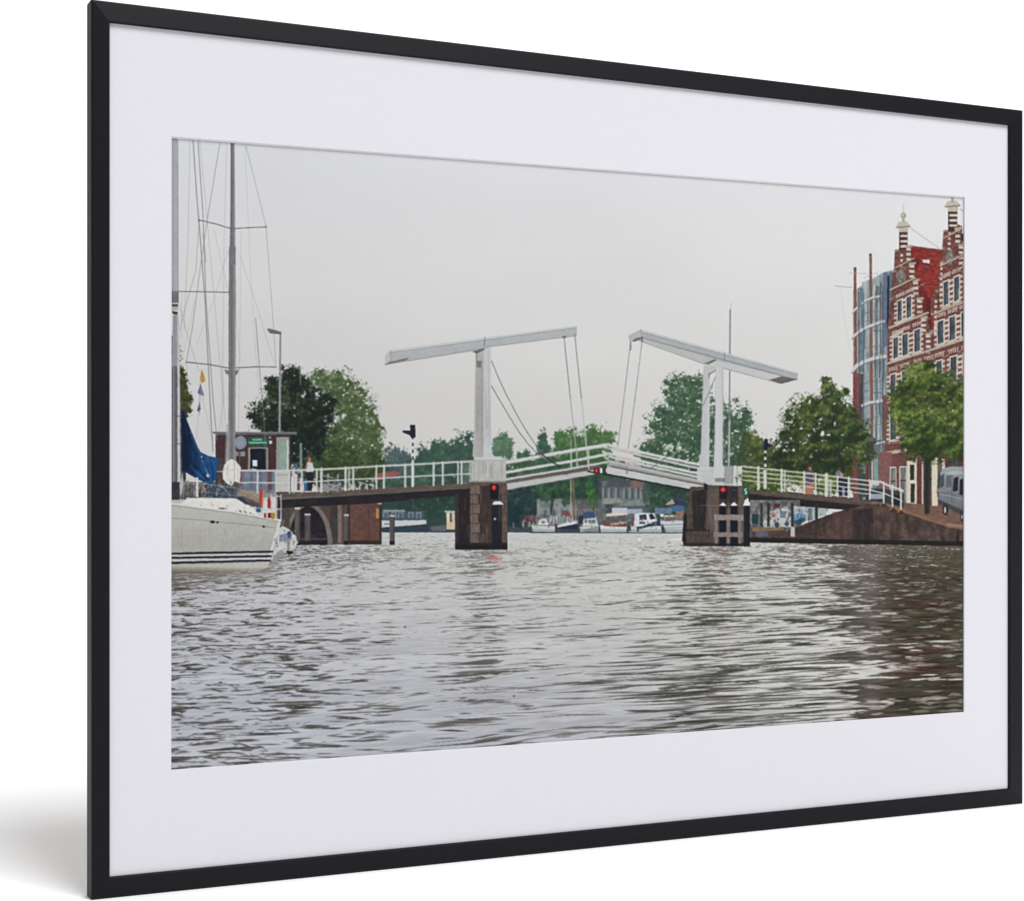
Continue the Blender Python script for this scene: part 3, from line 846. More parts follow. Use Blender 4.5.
    E("printed_post", "black fender post with a white cap right in the timber frame", True)
    rect(730.6, 506, 737.6, 546, (24, 26, 38))
    poly([(730.6, 505.6), (734, 502), (737.8, 505.6)], (220, 222, 222))
    E("printed_fender_frame", "grey timber frame before the right pier")
    for (a, b) in ((714.6, 717.6), (726.6, 729.6), (738.2, 741.4)):
        rect(a, 518, b, 543.5, (132, 120, 116), grain=10)
    rect(713.8, 514.6, 743.6, 520.4, (150, 136, 130), grain=12)
    rect(713.8, 532.4, 743, 537, (142, 128, 122), grain=12)
    E("printed_post", "thick black fender post at the right side of the right pier", True)
    rect(743.8, 505.6, 750.2, 546.6, lambda x, y: mix((24, 26, 36), (42, 44, 56), fbm(x / 2, y / 8, 73, 2)[..., None]))
    poly([(743, 505.6), (745, 500), (748, 498), (749.6, 501), (750.6, 505.6)], (218, 222, 222))
    E("printed_sign", "green sign with a white figure on the right pier", True)
    rect(742.8, 486.6, 748.6, 496, (22, 98, 82))
    pline([(746.6, 488.8), (745, 489), (745, 491), (746.6, 491.8), (746.2, 493.6), (744.8, 493.8)], .9, (220, 230, 226))
    E("printed_signal", "red signal light on the right pier", True)
    rect(719.4, 485.6, 727, 499, (28, 28, 36))
    ell(723, 489.6, 2.9, 3.0, (196, 22, 34))
    ell(723, 489.6, 1.8, 1.9, (252, 60, 70))
    E("printed_signal", "unlit signal box beside the red light on the right pier", True)
    rect(731.4, 487.6, 736.4, 497, (44, 46, 50))
    rect(732.4, 488.6, 735.6, 491, (40, 84, 72))

    # ---- right approach
    E("printed_deck", "dark beam and brown kerb of the right approach", True)
    poly([(748, 491), (875, 503), (875, 512), (820, 508), (749, 502)], lambda x, y: mix((34, 30, 34), (52, 44, 44), fbm(x / 8, y / 3, 74, 2)[..., None]))
    poly([(748, 488), (875, 499.6), (900, 507), (874, 506.6), (749, 494)], lambda x, y: mix((78, 68, 62), (110, 96, 86), fbm(x / 5, y / 1.4, 75, 3)[..., None]))
    line((750, 491.8), (874, 503.6), .9, (124, 96, 82), .5)
    # ---- right tower
    OFF[:] = -1.2, 0
    E("printed_flagpole", "thin grey mast behind the right bridge tower")
    line((730, 482), (730.6, 420), 1.8, (176, 178, 178), .95)
    line((730.6, 420), (731.4, 310), 1.5, (132, 134, 136), .95)
    line((731.4, 311), (732.6, 303), .6, (150, 150, 150), .7, .3)
    E("printed_bridge_tower", "white right bridge tower carrying the balance beam", True)
    poly([(704.6, 367), (711.4, 366), (710.4, 470), (700.6, 470), (700.4, 455), (702, 454)], lambda x, y: mix((196, 197, 198), (206, 207, 208), ((x - 701) / 10)[..., None]))
    poly([(704.6, 366), (718, 360), (718, 368.6), (712, 371.4), (709.6, 375), (708.4, 388), (705, 384)], (198, 198, 198))
    poly([(709, 374), (716.6, 369.6), (717, 371), (711.4, 374.6), (710, 380)], (150, 148, 144))
    poly([(716.8, 361), (724.6, 360.6), (724.2, 479), (714.6, 479), (715.8, 440)], lambda x, y: mix((212, 213, 215), (200, 202, 205), ((x - 716) / 8)[..., None]))
    line((724.2, 364), (723.8, 478), .6, (160, 164, 164), .7)
    line((717, 366), (716.6, 478), .5, (168, 170, 170), .7)
    pline([(716.4, 377), (710, 394), (702.6, 408)], .9, (140, 142, 140), .8)
    OFF[:] = 0, 0
    E("printed_railing", "white gate and posts at the foot of the right tower", True)
    poly([(697, 467), (742, 466), (742, 478), (740, 486), (709, 485), (697, 480)], (202, 203, 202), alpha=.93)
    rect(724.6, 466, 734, 484, (112, 122, 116), alpha=.8)
    for xx in np.arange(725.6, 735, 1.9):
        rect(xx, 466, xx + .9, 484, (198, 200, 198))
    rect(715, 478, 725, 482, (92, 96, 102), alpha=.85)
    for xx in np.arange(715.6, 725, 1.6):
        rect(xx, 477.6, xx + .7, 482.6, (176, 178, 178))
    rect(733.8, 465.6, 736.6, 485.6, (206, 208, 206))
    rect(737.6, 466, 741.8, 486, (208, 209, 208))
    line((737, 467), (737, 485), .7, (140, 144, 140), .8)
    OFF[:] = -1.0, -1.4
    E("printed_balance_beam", "white balance beam of the right tower tilted down to the right", True)
    poly([(629.4, 336.8), (641.8, 330.6), (799, 374), (798.4, 381.4), (782, 385.4), (706, 365.8), (640, 342.2), (630, 342.4)], (203, 205, 205))
    poly([(641.8, 330.6), (799, 374), (798.4, 381.4), (717, 361.6), (642.6, 339)], lambda x, y: mix((176, 181, 185), (188, 191, 194), fbm(x / 30, y / 6, 76, 2)[..., None]))
    poly([(641.8, 330.6), (799, 374), (798.9, 375.6), (642, 332.8)], (204, 207, 209))
    line((642.6, 333.4), (798.8, 376.2), .6, (152, 156, 160), .8)
    line((642.6, 338.8), (798, 381.2), .8, (134, 138, 142), .9)
    line((640, 342.2), (706, 365.8), .7, (156, 158, 158), .9)
    line((724, 369.4), (782, 385.2), .7, (160, 162, 162), .9)
    poly([(640, 341.8), (644, 339.6), (716, 361.4), (706, 365.2)], (194, 194, 190), alpha=.9)
    poly([(629.4, 336.8), (641.8, 330.6), (642.6, 337.4), (630.2, 342.6)], (190, 192, 192))
    line((641.8, 331), (642.6, 338), .6, (150, 152, 152), .9)
    poly([(632, 343), (636, 340), (644, 338), (643, 340.4), (636, 343)], (112, 112, 112), alpha=.9)
    poly([(770.4, 381.2), (782.6, 377.8), (797.6, 381.2), (782, 385.4)], (118, 110, 102))
    poly([(705, 364.6), (716, 360.6), (717.6, 362), (709, 365.8)], (118, 118, 118))
    line((725.8, 354), (725.2, 362.6), .7, (128, 130, 132), .8)
    OFF[:] = -1.0, -.6
    E("printed_cable", "thin cables hanging from the right balance beam", True)
    pline([(631.4, 344), (625, 398), (618.8, 447)], 1.0, (150, 149, 148), .85, .35)
    pline([(643.2, 341), (635.6, 402), (629.2, 449)], 1.0, (150, 149, 148), .85, .35)
    rect(630.6, 342, 632.4, 351, (130, 130, 130), alpha=.8)
    rect(642, 337.6, 644.2, 343, (120, 120, 120), alpha=.8)
    OFF[:] = 0, 0


def brick(x, y, a=(92, 54, 52), b=(160, 96, 86), seed=80):
    return mix(a, b, np.clip(fbm(x / 1.5, y / 1.1, seed, 3) * 1.5 - .25, 0, 1)[..., None])


def right_bank(X, Y):
    # modern building
    E("printed_building", "modern rounded building with glass bays and red columns", True)
    poly([(853, 292), (862, 285), (862, 282), (872, 279), (884, 272), (892, 270), (892, 500), (853, 500)], lambda x, y: mix((132, 146, 152), (176, 188, 190), np.clip(vnoise(x / 2.0, y / 19, 81) * 1.4 - .2, 0, 1)[..., None]))
    rect(858, 288, 863.5, 372, lambda x, y: mix((88, 112, 132), (124, 146, 160), fbm(x / 3, y / 12, 82, 2)[..., None]))
    rect(863.6, 292, 866.6, 372, (170, 182, 182), alpha=.8)
    poly([(883, 273.5), (888, 271.6), (888, 345), (883, 348)], (98, 118, 150), grain=10)
    poly([(889, 272), (894, 271.8), (893, 300), (889, 320)], (92, 112, 146), grain=8)
    poly([(887.4, 276), (889.4, 275), (889, 318), (886.8, 330)], (34, 42, 60))
    rect(853.2, 300, 857.6, 500, (176, 168, 170), grain=12)
    for (xx, w, c) in ((873.4, 1.6, (196, 202, 200)), (876.2, 1.3, (82, 100, 118)), (878.6, 1.6, (188, 196, 192)), (881.4, 1.2, (120, 138, 140))):
        rect(xx, 285, xx + w, 470, c, alpha=.75)
    rect(853, 373, 860.5, 500, (134, 82, 78), grain=14)
    rect(859.6, 374, 863, 500, (84, 66, 76), grain=8)
    rect(864.6, 374, 869.6, 440, (146, 162, 168), grain=16)
    rect(882.4, 395, 892, 500, (128, 86, 82), grain=12)
    rg = np.random.default_rng(31)
    for k in range(46):
        xx = rg.uniform(857.5, 883)
        if abs(xx - 870) < 2.4:
            continue
        ya = rg.choice([290, 306, 331, 364, 405]) + rg.uniform(0, 4)
        hh = rg.uniform(14, 30)
        c = [(206, 212, 210), (78, 98, 118), (150, 168, 164), (112, 128, 140), (60, 76, 92), (188, 194, 188), (120, 104, 92)][rg.integers(7)]
        poly([(xx, ya - (xx - 857) * .35), (xx + rg.uniform(.7, 1.8), ya - (xx - 857) * .35), (xx + 1.2, ya + hh - (xx - 857) * .35), (xx, ya + hh - (xx - 857) * .35)], c, alpha=.75)
    for yy in (330, 362, 392):
        rect(873, yy, 882, yy + 1.4, (104, 112, 116), alpha=.7)
    rect(862, 440, 884, 500, lambda x, y: mix((74, 92, 96), (126, 144, 144), vnoise(x / 2.4, y / 9, 83)[..., None]))
    for xx in (863.5, 870, 874.5, 880):
        rect(xx, 442, xx + 1.4, 500, (166, 176, 172), alpha=.8)
    for (x0, y0, y1) in ((853.6, 267.4, 372), (869.2, 253.6, 486)):
        for j, yy in enumerate(np.arange(y0, y1, 1.0)):
            rect(x0 + (yy - y0) * .006, yy, x0 + 2.7 + (yy - y0) * .008, yy + 1.02, mix((158, 88, 66), (124, 74, 62), vnoise(np.array([yy / 7]), np.array([x0]), 84)[0]))
        rect(x0, y0, x0 + 2.4, y0 + 2.6, (92, 84, 86))
    rect(853.4, 372, 857, 492, (142, 66, 62), grain=14)
    for pts, w in (([(862.4, 303.4), (866, 300.4), (872, 297.6), (880, 296)], 1.9), ([(852.4, 337), (858, 332.4), (864, 328.6), (872, 325), (883.6, 321)], 2.6),
                   ([(852.4, 370.6), (857, 365.4), (864, 361.6), (874, 358.2), (885, 356.4)], 3.4), ([(862.4, 405.4), (870, 402.6), (882, 400.6)], 2.8), ([(853, 311.4), (857, 307.6)], 2.0), ([(875, 443.6), (884, 442)], 2.0)):
        pline([(a, b + 1.8) for a, b in pts], w * .8, (120, 124, 130), .7)
        pline(pts, w, (206, 206, 208), .97)
    pline([(835, 286), (852, 287.4)], .8, (150, 150, 152), .8, .35)
    pline([(849, 273), (866, 273.6)], .7, (166, 166, 168), .8, .35)
    pline([(840, 287), (846.6, 332), (850.6, 352)], .5, (188, 188, 188), .7, .3)
    pline([(864, 278), (870, 275), (877.6, 272.6), (877.6, 280)], .6, (160, 162, 164), .8, .35)
    pline([(871, 265), (884, 275)], .5, (190, 190, 192), .7, .3)

    # gabled brick building
    for xx in (858.6, 863.2, 874.8, 879.6, 882.4):
        rect(xx, 292, xx + .9, 486, (62, 74, 86), alpha=.6)
    for yy in (310, 318, 345, 352, 380, 388, 416, 424):
        pline([(857, yy + 8), (866, yy + 3), (884, yy)], .7, (96, 104, 110), .6)
    poly([(852.4, 290), (884, 276), (892, 272), (892, 500), (852.4, 500)], (96, 100, 102), alpha=.08, th=2)
    E("printed_building", "old red brick building with two stepped gables and cream stone bands", True)
    CREAM = (204, 194, 180)
    H = 505.0

    def fy(x, y0):
        return H - (H - y0) * (1 + .00225 * (x - 888))
    # red tiled roof between the gables
    poly([(910, 245.5), (942, 249.6), (941, 290), (932, 345), (912, 345), (908, 262)], lambda x, y: mix((128, 40, 38), (196, 68, 54), np.clip(fbm(x / 2.4, y / 1.6, 86, 3) * 1.5 - .25, 0, 1)[..., None]))
    for k in range(24):
        yy = 247 + k * 2.0
        line((911, yy), (941, yy + 3.6), .45, (124, 34, 34), .6)
    line((911, 246), (942, 250), 1.0, (142, 110, 108), .9)
    rect(922.6, 259.6, 929.6, 263.6, (206, 208, 206))
    poly([(921, 262), (930.6, 264), (930, 266), (922, 264.6)], (120, 40, 40))
    poly([(912, 257), (920, 259), (917, 268), (913, 270)], (104, 34, 40), alpha=.85)
    poly([(918, 278), (930, 300), (932, 345), (922, 345)], (110, 34, 38), alpha=.55)
    poly([(926, 298), (931, 300), (931, 330), (927, 330)], (92, 34, 44), alpha=.7)
    # facades
    g1 = [(899.4, 249), (908.6, 245.6), (911, 246), (911, 262.4), (914, 261.6), (915.6, 278), (918, 277.6), (919, 296.6), (922, 296), (923.6, 316), (927, 315), (931, 334), (934, 332), (937, 320), (930.4, 314),
          (930.6, 310), (934, 290), (938, 288), (940, 268), (942, 251), (943.4, 231.6), (948, 230), (948, 226), (957, 224), (962, 226), (962.6, 243), (976, 238), (976, 520), (887.4, 520), (887.4, 330), (889.4, 312),
          (891.4, 292), (892.6, 272), (894, 271), (894.6, 252)]
    poly(g1, lambda x, y: brick(x, y))
    # ground floor, plainer brick
    poly([(887.4, fy(887.4, 453)), (976, fy(976, 453)), (976, 520), (887.4, 520)], lambda x, y: mix((112, 66, 64), (134, 84, 78), fbm(x / 2, y / 1.1, 87, 3)[..., None]))
    rng = np.random.default_rng(9)
    # spires
    for (x0, x1, yt, yb, cx) in ((899.2, 907.6, 226.4, 249.6, 903.2), (948, 957.4, 205.6, 231, 952.2)):
        rect(x0, yt, x1, yb, (96, 52, 52), grain=10)
        poly([(x0 - .8, yt - 2), (x1 + .8, yt - 3), (x1 + .4, yt + 6), (x0 - .2, yt + 6)], (190, 180, 162), grain=12)
        poly([(x0 - 3.4, yt + .6), (x0 - 1, yt - 4.4), (x1 - 1, yt - 5.2), (x1 + 2.8, yt - 1), (x1 + 2, yt + 1), (x0 + 2, yt + 1.8)], (196, 186, 168))
        line((x0 - 3, yt + 1.4), (x1 + 2.6, yt - .2), 1.1, (128, 116, 104), .9)
        for k in range(3):
            yy = yt + 8.4 + k * 5.2
            if yy < yb - 2:
                rect(x0 + .2, yy, x1 - .1, yy + 2.5, (206, 196, 184))
                rect(x0 + .2, yy + 2.5, x1 - .1, yy + 3.3, (74, 40, 42), alpha=.7)
        rect(x0, yt + 6, x0 + 1.6, yb, (66, 40, 42), alpha=.5)
    ell(903.4, 215.6, 2.9, 3.2, (168, 162, 152))
    ell(902.8, 215, 1.4, 1.7, (196, 190, 178), .8)
    rect(902, 218, 904.8, 222, (180, 170, 156))
    line((903.4, 212.4), (903.6, 204), .7, (170, 168, 166), .8, .3)
    poly([(949.6, 196), (954.8, 196), (953.4, 199), (954, 202.4), (950.6, 202.4), (951.2, 199)], (172, 162, 146))
    # quoin blocks climbing both sides of each gable
    def quoins(x, y0, y1, w, slope=0.0, step=5.2):
        yy = y0
        while yy < y1:
            rect(x + (yy - y0) * slope, yy, x + w + (yy - y0) * slope, yy + 2.7, CREAM if rng.uniform() > .15 else (186, 174, 160), grain=8)
            yy += step
    for (x, a, b, w) in ((906.4, 247.6, 262, 4.4), (909.4, 264.8, 278.4, 4.8), (913.2, 281.6, 297, 5), (917, 300, 316, 5.2), (921, 318.6, 334, 5.2), (926, 335, 352, 4.6),
                         (955.2, 229.6, 243, 4.8), (958.6, 246, 262, 5.6), (962.6, 265, 281, 3.6)):
        quoins(x, a, b, w)
        poly([(x - .8, a - 1.8), (x + w + 1.6, a - 3), (x + w + 1.6, a - .6), (x - .4, a + .4)], (176, 164, 144))
    for (x, a, b, w) in ((900.4, 254, 272, 2.6), (948.2, 232, 252, 2.8), (940.4, 262, 300, 2.2), (934.6, 300, 336, 2.6)):
        quoins(x, a, b, w, -.03)
    for (x, y) in ((896, 250.6), (893.6, 271.4), (945, 231), (942, 262), (937, 291), (931.4, 331)):
        poly([(x - 2, y - .6), (x + 2.2, y - 1.6), (x + 2.4, y + .4), (x - 1.2, y + 1.4)], (150, 142, 128))
    # coats of arms, worn grey carving
    for (cx, cy) in ((900.6, 276), (949.6, 258)):
        ell(cx, cy, 4.2, 6.4, (126, 122, 118))
        for k in range(26):
            ell(cx + rng.normal(0, 2.2), cy + rng.normal(0, 3.4), .8, .9, mix((84, 78, 76), (190, 184, 174), rng.uniform()), .8)
    # stone cornices
    for (xa, xb, y0, w) in ((891, 915, 291, 2.0), (889.6, 928, 328.6, 2.4), (932, 976, 331.6, 2.4), (888, 976, 363.6, 2.6), (887.6, 976, 402.6, 1.8), (887.4, 906, 452.8, 3.4), (894, 914, 272, 1.5), (940.6, 976, 291, 2.0), (943.4, 962, 268, 1.6)):
        pline([(x, fy(x, y0)) for x in (xa, (xa + xb) / 2, xb)], w, (182, 168, 148), .97)
        pline([(x, fy(x, y0) + w * .62) for x in (xa, xb)], .8, (92, 62, 58), .8)
    for (xa, xb, y0) in ((890, 926, 300), (934, 976, 302), (888, 930, 334.6), (934, 976, 336), (888, 976, 368.6), (888, 976, 373), (888, 976, 408), (888, 976, 444)):
        xx = xa
        while xx < xb:
            w_ = rng.uniform(1.2, 3.4)
            pline([(xx, fy(xx, y0)), (min(xb, xx + w_), fy(xx + w_, y0))], .9, (194, 180, 164), rng.uniform(.25, .8), 2)
            xx += w_ + rng.uniform(.6, 2.4)
    # windows with cream frames, toothed stones and voussoirs
    def win(xa, xb, ya, yb, tone):
        def q(x, y):
            return (x, fy(x, y))
        for k in range(int((yb - ya) / 4.6) + 1):
            yy = ya + k * 4.6
            for (u, v) in ((xa - 3.8, xa - 1), (xb + 1, xb + 3.6)):
                poly([q(u, yy), q(v, yy), q(v, yy + 2.3), q(u, yy + 2.3)], CREAM, alpha=.92)
        for k in range(5):
            u = xa - 1.6 + k * (xb - xa + 3.2) / 4.4
            poly([(u, fy(u, ya - 7.4)), (u + 1.1, fy(u + 1.1, ya - 7.4)), (u + 1, fy(u, ya - 3.4)), (u + .1, fy(u, ya - 3.4))], (206, 196, 182), alpha=.9)
        poly([q(xa - 1, ya - 3.6), q(xb + 1, ya - 3.6), q(xb + 1, ya - 1.4), q(xa - 1, ya - 1.4)], (112, 46, 46), alpha=.8)
        poly([q(xa - 1.2, ya - 1.5), q(xb + 1.4, ya - 1.5), q(xb + 1.4, yb + 1.4), q(xa - 1.2, yb + 1.4)], (200, 192, 180))
        poly([q(xa + .1, ya), q(xb, ya), q(xb, yb), q(xa + .1, yb)], lambda x, y: mix(tone, tuple(c + 34 for c in tone), vnoise(x / 2.2, y / 6, 91)[..., None]))
        poly([q(xa + .1, ya), q(xa + 1.4, ya), q(xa + 1.4, yb), q(xa + .1, yb)], (54, 60, 70), alpha=.8)
        m = (ya + yb) / 2 - 1
        poly([q(xa + .4, m), q(xb, m), q(xb, m + .9), q(xa + .4, m + .9)], (58, 62, 70), alpha=.8)
        pline([q(xa - 2, yb + 2), q(xb + 2, yb + 2)], 1.5, (196, 186, 168), .95)
    T1, T2 = (66, 74, 84), (58, 78, 82)
    for a in ((897.8, 901.6), (906.6, 911)):
        win(*a, 306, 325.6, T1)
    for a in ((943.8, 948.2), (954.2, 958.8)):
        win(*a, 307.4, 327.6, T1)
    for a, T in (((893.4, 897.8), T1), ((902.6, 907.6), T2), ((914.4, 919.8), T1), ((937.8, 943.4), T1), ((949.6, 955), T1), ((961.6, 967), T1)):
        win(*a, 340.6, 360.4, T)
    for a in ((890.6, 895.2), (902, 907), (914, 919.6), (926, 931.6), (936.6, 941.6), (950.6, 956.4), (963, 969)):
        win(*a, 376, 397.4, T1)
    for a in ((890.4, 896), (904, 910), (917, 923), (932, 938), (946, 952), (960, 966)):
        win(*a, 415, 440, (70, 80, 86))
    # small stone blocks scattered in the brickwork
    for k in range(110):
        x = rng.uniform(889, 966)
        y0 = rng.choice([300, 333, 368, 407])
        if (x < 926 or x > 938 or y0 > 340):
            rect(x, fy(x, y0), x + rng.uniform(1.0, 2.6), fy(x, y0) + rng.uniform(1.0, 1.8), (196, 182, 166), alpha=.5)
    for k in range(120):
        x = rng.uniform(890, 966)
        y0 = rng.uniform(300, 450)
        ell(x, fy(x, y0), rng.uniform(.5, 1.2), .7, (78, 36, 40), .35)
    poly([(889.6, 337), (899, 330.6), (904, 329.6), (903, 333), (890, 338.6)], (192, 184, 166))
    rect(961.8, 233.6, 976, 241.6, (44, 50, 66))
    rect(964, 241, 976, 276, (62, 50, 60), alpha=.6)
    line((909.4, 227.4), (940, 249), .7, (150, 150, 150), .8)
    line((960, 208.6), (966, 214), .8, (150, 150, 152), .8)
    # ground floor openings
    rect(887.6, 452, 892, 500, (150, 92, 88), alpha=.8, grain=10)
    for (xa, ya, xb, yb) in ((889.6, 466.6, 896.4, 492), (899.2, 466, 906.8, 504)):
        rect(xa, ya, xb, yb, (196, 192, 184))
        rect(xa + 1.3, ya + 1.4, xb - .9, yb - 1, lambda x, y: mix((86, 88, 88), (150, 150, 146), vnoise(x / 3, y / 7, 92)[..., None]))
        rect(xa + 1.2, ya + 14, xb - .8, ya + 15.2, (66, 64, 64))
    poly([(906.8, 461), (917, 458.6), (917, 504), (907, 504.6)], (206, 196, 176))
    rect(910, 464.6, 914.4, 480, (52, 56, 58))
    rect(910.6, 483.6, 914.6, 502.6, (50, 54, 54))
    rect(909, 481, 915.6, 483, (214, 206, 190))
    rect(916.8, 460, 921.6, 504, (112, 62, 58), grain=10)
    poly([(915, 452.6), (921, 455), (920, 458), (914, 458)], (128, 122, 118))
    rect(921.8, 462, 923.4, 504, (202, 196, 186))
    rect(923.4, 460, 932, 503, (84, 84, 86), grain=12)
    rect(923.6, 478, 932, 480, (64, 60, 60))
    poly([(931.6, 460), (937.6, 456.6), (937.6, 508), (931.8, 506.6)], (212, 200, 176), grain=6)
    rect(937.6, 456, 942, 500, (104, 98, 94), grain=10)
    rect(942, 459, 945, 470, (206, 198, 182))
    rect(945, 452, 976, 468, (98, 52, 52), grain=10)
    rect(950, 452, 958, 466, (78, 82, 84), grain=8)

    # far side under the right approach
    E("printed_quay", "low quay with flowers beyond the right pier", True)
    rect(750, 500, 800, 541, lambda x, y: mix((88, 92, 92), (140, 142, 140), np.clip(fbm(x / 3, y / 2.6, 93, 3) * 1.8 - .45, 0, 1)[..., None]))
    rect(751, 527.5, 786, 541, (86, 70, 70), grain=12)
    rect(756, 529, 768, 537, (92, 98, 118), grain=16)
    poly([(752, 527), (784, 527.8), (784, 530), (752, 531.6)], (140, 112, 80), grain=20)
    rect(765, 525.4, 772, 528, (140, 146, 84))
    rect(770, 536, 790, 540, (92, 86, 60), grain=10)
    E("printed_car", "white parked car seen under the right approach", True)
    poly([(763, 527), (764, 518), (770, 511), (786, 507), (792, 512), (792, 527)], (188, 190, 190), grain=10)
    poly([(770, 512), (778, 509), (778, 519), (768, 519)], (196, 172, 160))
    rect(780, 511, 786, 518, (110, 132, 142))
    ell(777, 524.6, 2.4, 2.6, (52, 56, 62))
    ell(787, 524, 2.0, 2.4, (60, 66, 74))
    clutter(752, 505, 800, 527, 170, ((120, 130, 134), (190, 192, 190), (60, 70, 74), (92, 112, 126), (150, 140, 130), (44, 50, 54)), .6, 11)
    rect(752, 514, 758, 524, (36, 66, 72))
    rect(774, 503.4, 780, 507.6, (110, 40, 72))
    E("printed_car", "blue covered car seen under the right approach", True)
    poly([(792, 506), (828, 508.6), (826, 514), (808, 521), (792, 521)], (162, 178, 182), grain=14)
    poly([(794, 514.6), (800, 512.6), (806, 515), (806, 521), (796, 524), (793, 520)], (94, 146, 186), grain=12)
    poly([(794, 521), (804, 517.4), (806, 520), (800, 525), (795, 524)], (40, 84, 96))
    rect(808, 508, 812, 520, (90, 84, 80), alpha=.6)
    clutter(792, 507, 828, 522, 60, ((90, 100, 108), (184, 192, 194), (60, 84, 110), (130, 140, 144), (50, 56, 60)), .5, 66)
    E("printed_tree", "dark tree trunks under the right approach", True)
    for (a, b) in ((760.4, 762.6), (767, 769.8), (790.8, 793.6), (815, 818)):
        rect(a, 503, b, 526.5, (54, 50, 50))
    line((791, 513), (786, 522), 1.6, (90, 96, 110))
    # quay wall
    E("printed_quay_wall", "dark red brick quay wall rising to the right approach")
    poly([(782, 533.6), (797, 527), (812, 521), (828, 515), (842, 510.4), (873, 503), (897, 507.6), (950, 526), (976, 529.5), (976, 545.6), (750, 541.4), (750, 539)],
         lambda x, y: mix((62, 51, 48), (110, 85, 76), np.clip(fbm(x / 4.6, y / 7, 94, 3) * 1.5 - .25, 0, 1)[..., None]))
    poly([(782, 533.6), (812, 521), (842, 510.4), (852, 508.6), (852, 514), (820, 522), (800, 533)], (50, 42, 42), alpha=.35)
    poly([(852, 510), (873, 508), (873, 541), (852, 541)], (40, 34, 40), alpha=.6)
    poly([(832, 512), (853, 510.4), (853, 540), (832, 540)], (108, 74, 70), alpha=.45)
    rect(902, 523, 904.6, 536, (122, 92, 70), alpha=.6)
    rg = np.random.default_rng(71)
    for k in range(130):
        x = rg.uniform(792, 966)
        y = rg.uniform(np.interp(x, [792, 842, 873, 897, 950, 966], [529, 512, 507, 511, 530, 532]), 538)
        rect(x, y, x + rg.uniform(1.5, 5), y + rg.uniform(.7, 1.8), [(46, 38, 38), (118, 92, 82), (84, 66, 58), (64, 58, 46)][rg.integers(4)], alpha=.35, th=2)
    for k in range(40):
        x = 800 + 165 * ((k * 37) % 40) / 40
        rect(x, 516 + (k * 13) % 14, x + 1.4, 540, (116, 88, 80) if k % 2 else (52, 42, 42), alpha=.25)
    poly([(750, 537.6), (976, 541.6), (976, 546.4), (750, 542.4)], (38, 36, 34), grain=8)
    rect(957, 531, 959, 545, (40, 34, 32))
    E("printed_sign", "small white plate on the quay wall", True)
    rect(790.6, 527.2, 794.8, 536.6, (188, 184, 176))
    # pavement
    E("printed_pavement", "brown brick pavement rising beside the canal")
    poly([(878, 500), (908, 503), (936, 506), (976, 512), (976, 529), (950, 526), (930, 519.4), (897, 508)], lambda x, y: mix((118, 84, 72), (142, 104, 88), fbm(x / 5, y / 1.4, 95, 3)[..., None]))
    pline([(872, 503.4), (880, 501.6), (886, 503.6), (891, 507.2), (897, 509), (930, 520), (950, 526.6), (976, 530)], 2.4, (146, 106, 82), .95)
    line((948, 524.4), (976, 528), 2.6, (160, 124, 108))
    for (x, y) in ((884, 502.6), (893.4, 507.6), (901, 510)):
        ell(x, y + 2.4, 3.6, 2.6, (76, 58, 54))
        pline([(x - 3.4, y + 2), (x - 1.6, y), (x + 1.6, y), (x + 3.4, y + 2.4)], 1.3, (164, 112, 76))
    # trees on the right quay
    E("printed_tree", "bright yellow green shrubs behind the right approach railing", True)
    foliage([(800, 474, 26, 14), (836, 470, 22, 18), (768, 480, 24, 12), (850, 470, 14, 16), (750, 480, 12, 10), (826, 486, 30, 8)], ((58, 78, 32), (104, 128, 50), (156, 174, 80)), 1500, (.8, 1.5), .95, 0, 96, 5)
    E("printed_building", "lower entrance of the modern building with a round blue plate", True)
    rect(852, 456, 857, 494, (136, 70, 66), grain=12)
    rect(857, 458, 861, 494, (96, 72, 76), grain=12)
    ell(863, 463, 2.9, 6.6, (104, 120, 150))
    rect(859, 474, 866, 497, (52, 82, 74), grain=14)
    rect(866, 455, 869, 494, (118, 58, 56))
    rect(870, 454, 873, 488, (178, 176, 176))
    rect(873.6, 456, 878, 486, (130, 158, 150), grain=12)
    rect(879, 452, 889, 490, (138, 92, 88), grain=10)
    E("printed_tree", "broad dark green tree left of the modern building", True)
    foliage([(812, 410, 26, 18), (832, 404, 18, 18), (800, 424, 22, 20), (830, 436, 34, 28), (852, 440, 22, 26), (800, 452, 26, 22), (828, 390, 10, 9), (827, 381, 7, 5), (822, 462, 44, 14), (786, 436, 9, 9), (842, 420, 20, 14), (782, 460, 12, 12), (846, 392, 4, 5), (866, 452, 10, 14)],
            ((34, 52, 32), (80, 102, 48), (148, 160, 80)), 5600, (.8, 1.7), .84, .42, 97, 7)
    for (p, q, w) in (((842, 486), (842.6, 462), 3.6), ((816, 488), (817, 470), 3.0), ((842.6, 464), (838, 450), 1.8)):
        line(p, q, w, (50, 46, 40))
    E("printed_lamp", "street lamp beside the modern building", True)
    line((870.4, 484), (870.6, 442), 1.6, (70, 72, 76))
    poly([(867.4, 441), (869, 437), (873, 437), (874.6, 441)], (96, 98, 104))
    E("printed_car", "dark parked car behind the end of the right railing", True)
    poly([(866, 497), (868, 491), (876, 488), (888, 489.6), (898, 491), (904, 494), (904, 508), (890, 504), (866, 500)], (62, 66, 72), grain=10)
    rect(869, 494, 884, 499, (150, 160, 176), grain=12)
    poly([(890, 494), (903, 496), (902, 506), (891, 504)], (36, 40, 46))
    E("printed_tree", "leafy green tree with a dark trunk before the brick building", True)
    for (p, q, w) in (((927, 512), (927.6, 456), 5.4), ((927.6, 462), (917, 440), 2.4), ((927.6, 458), (938, 438), 2.4)):
        line(p, q, w, (48, 48, 44))
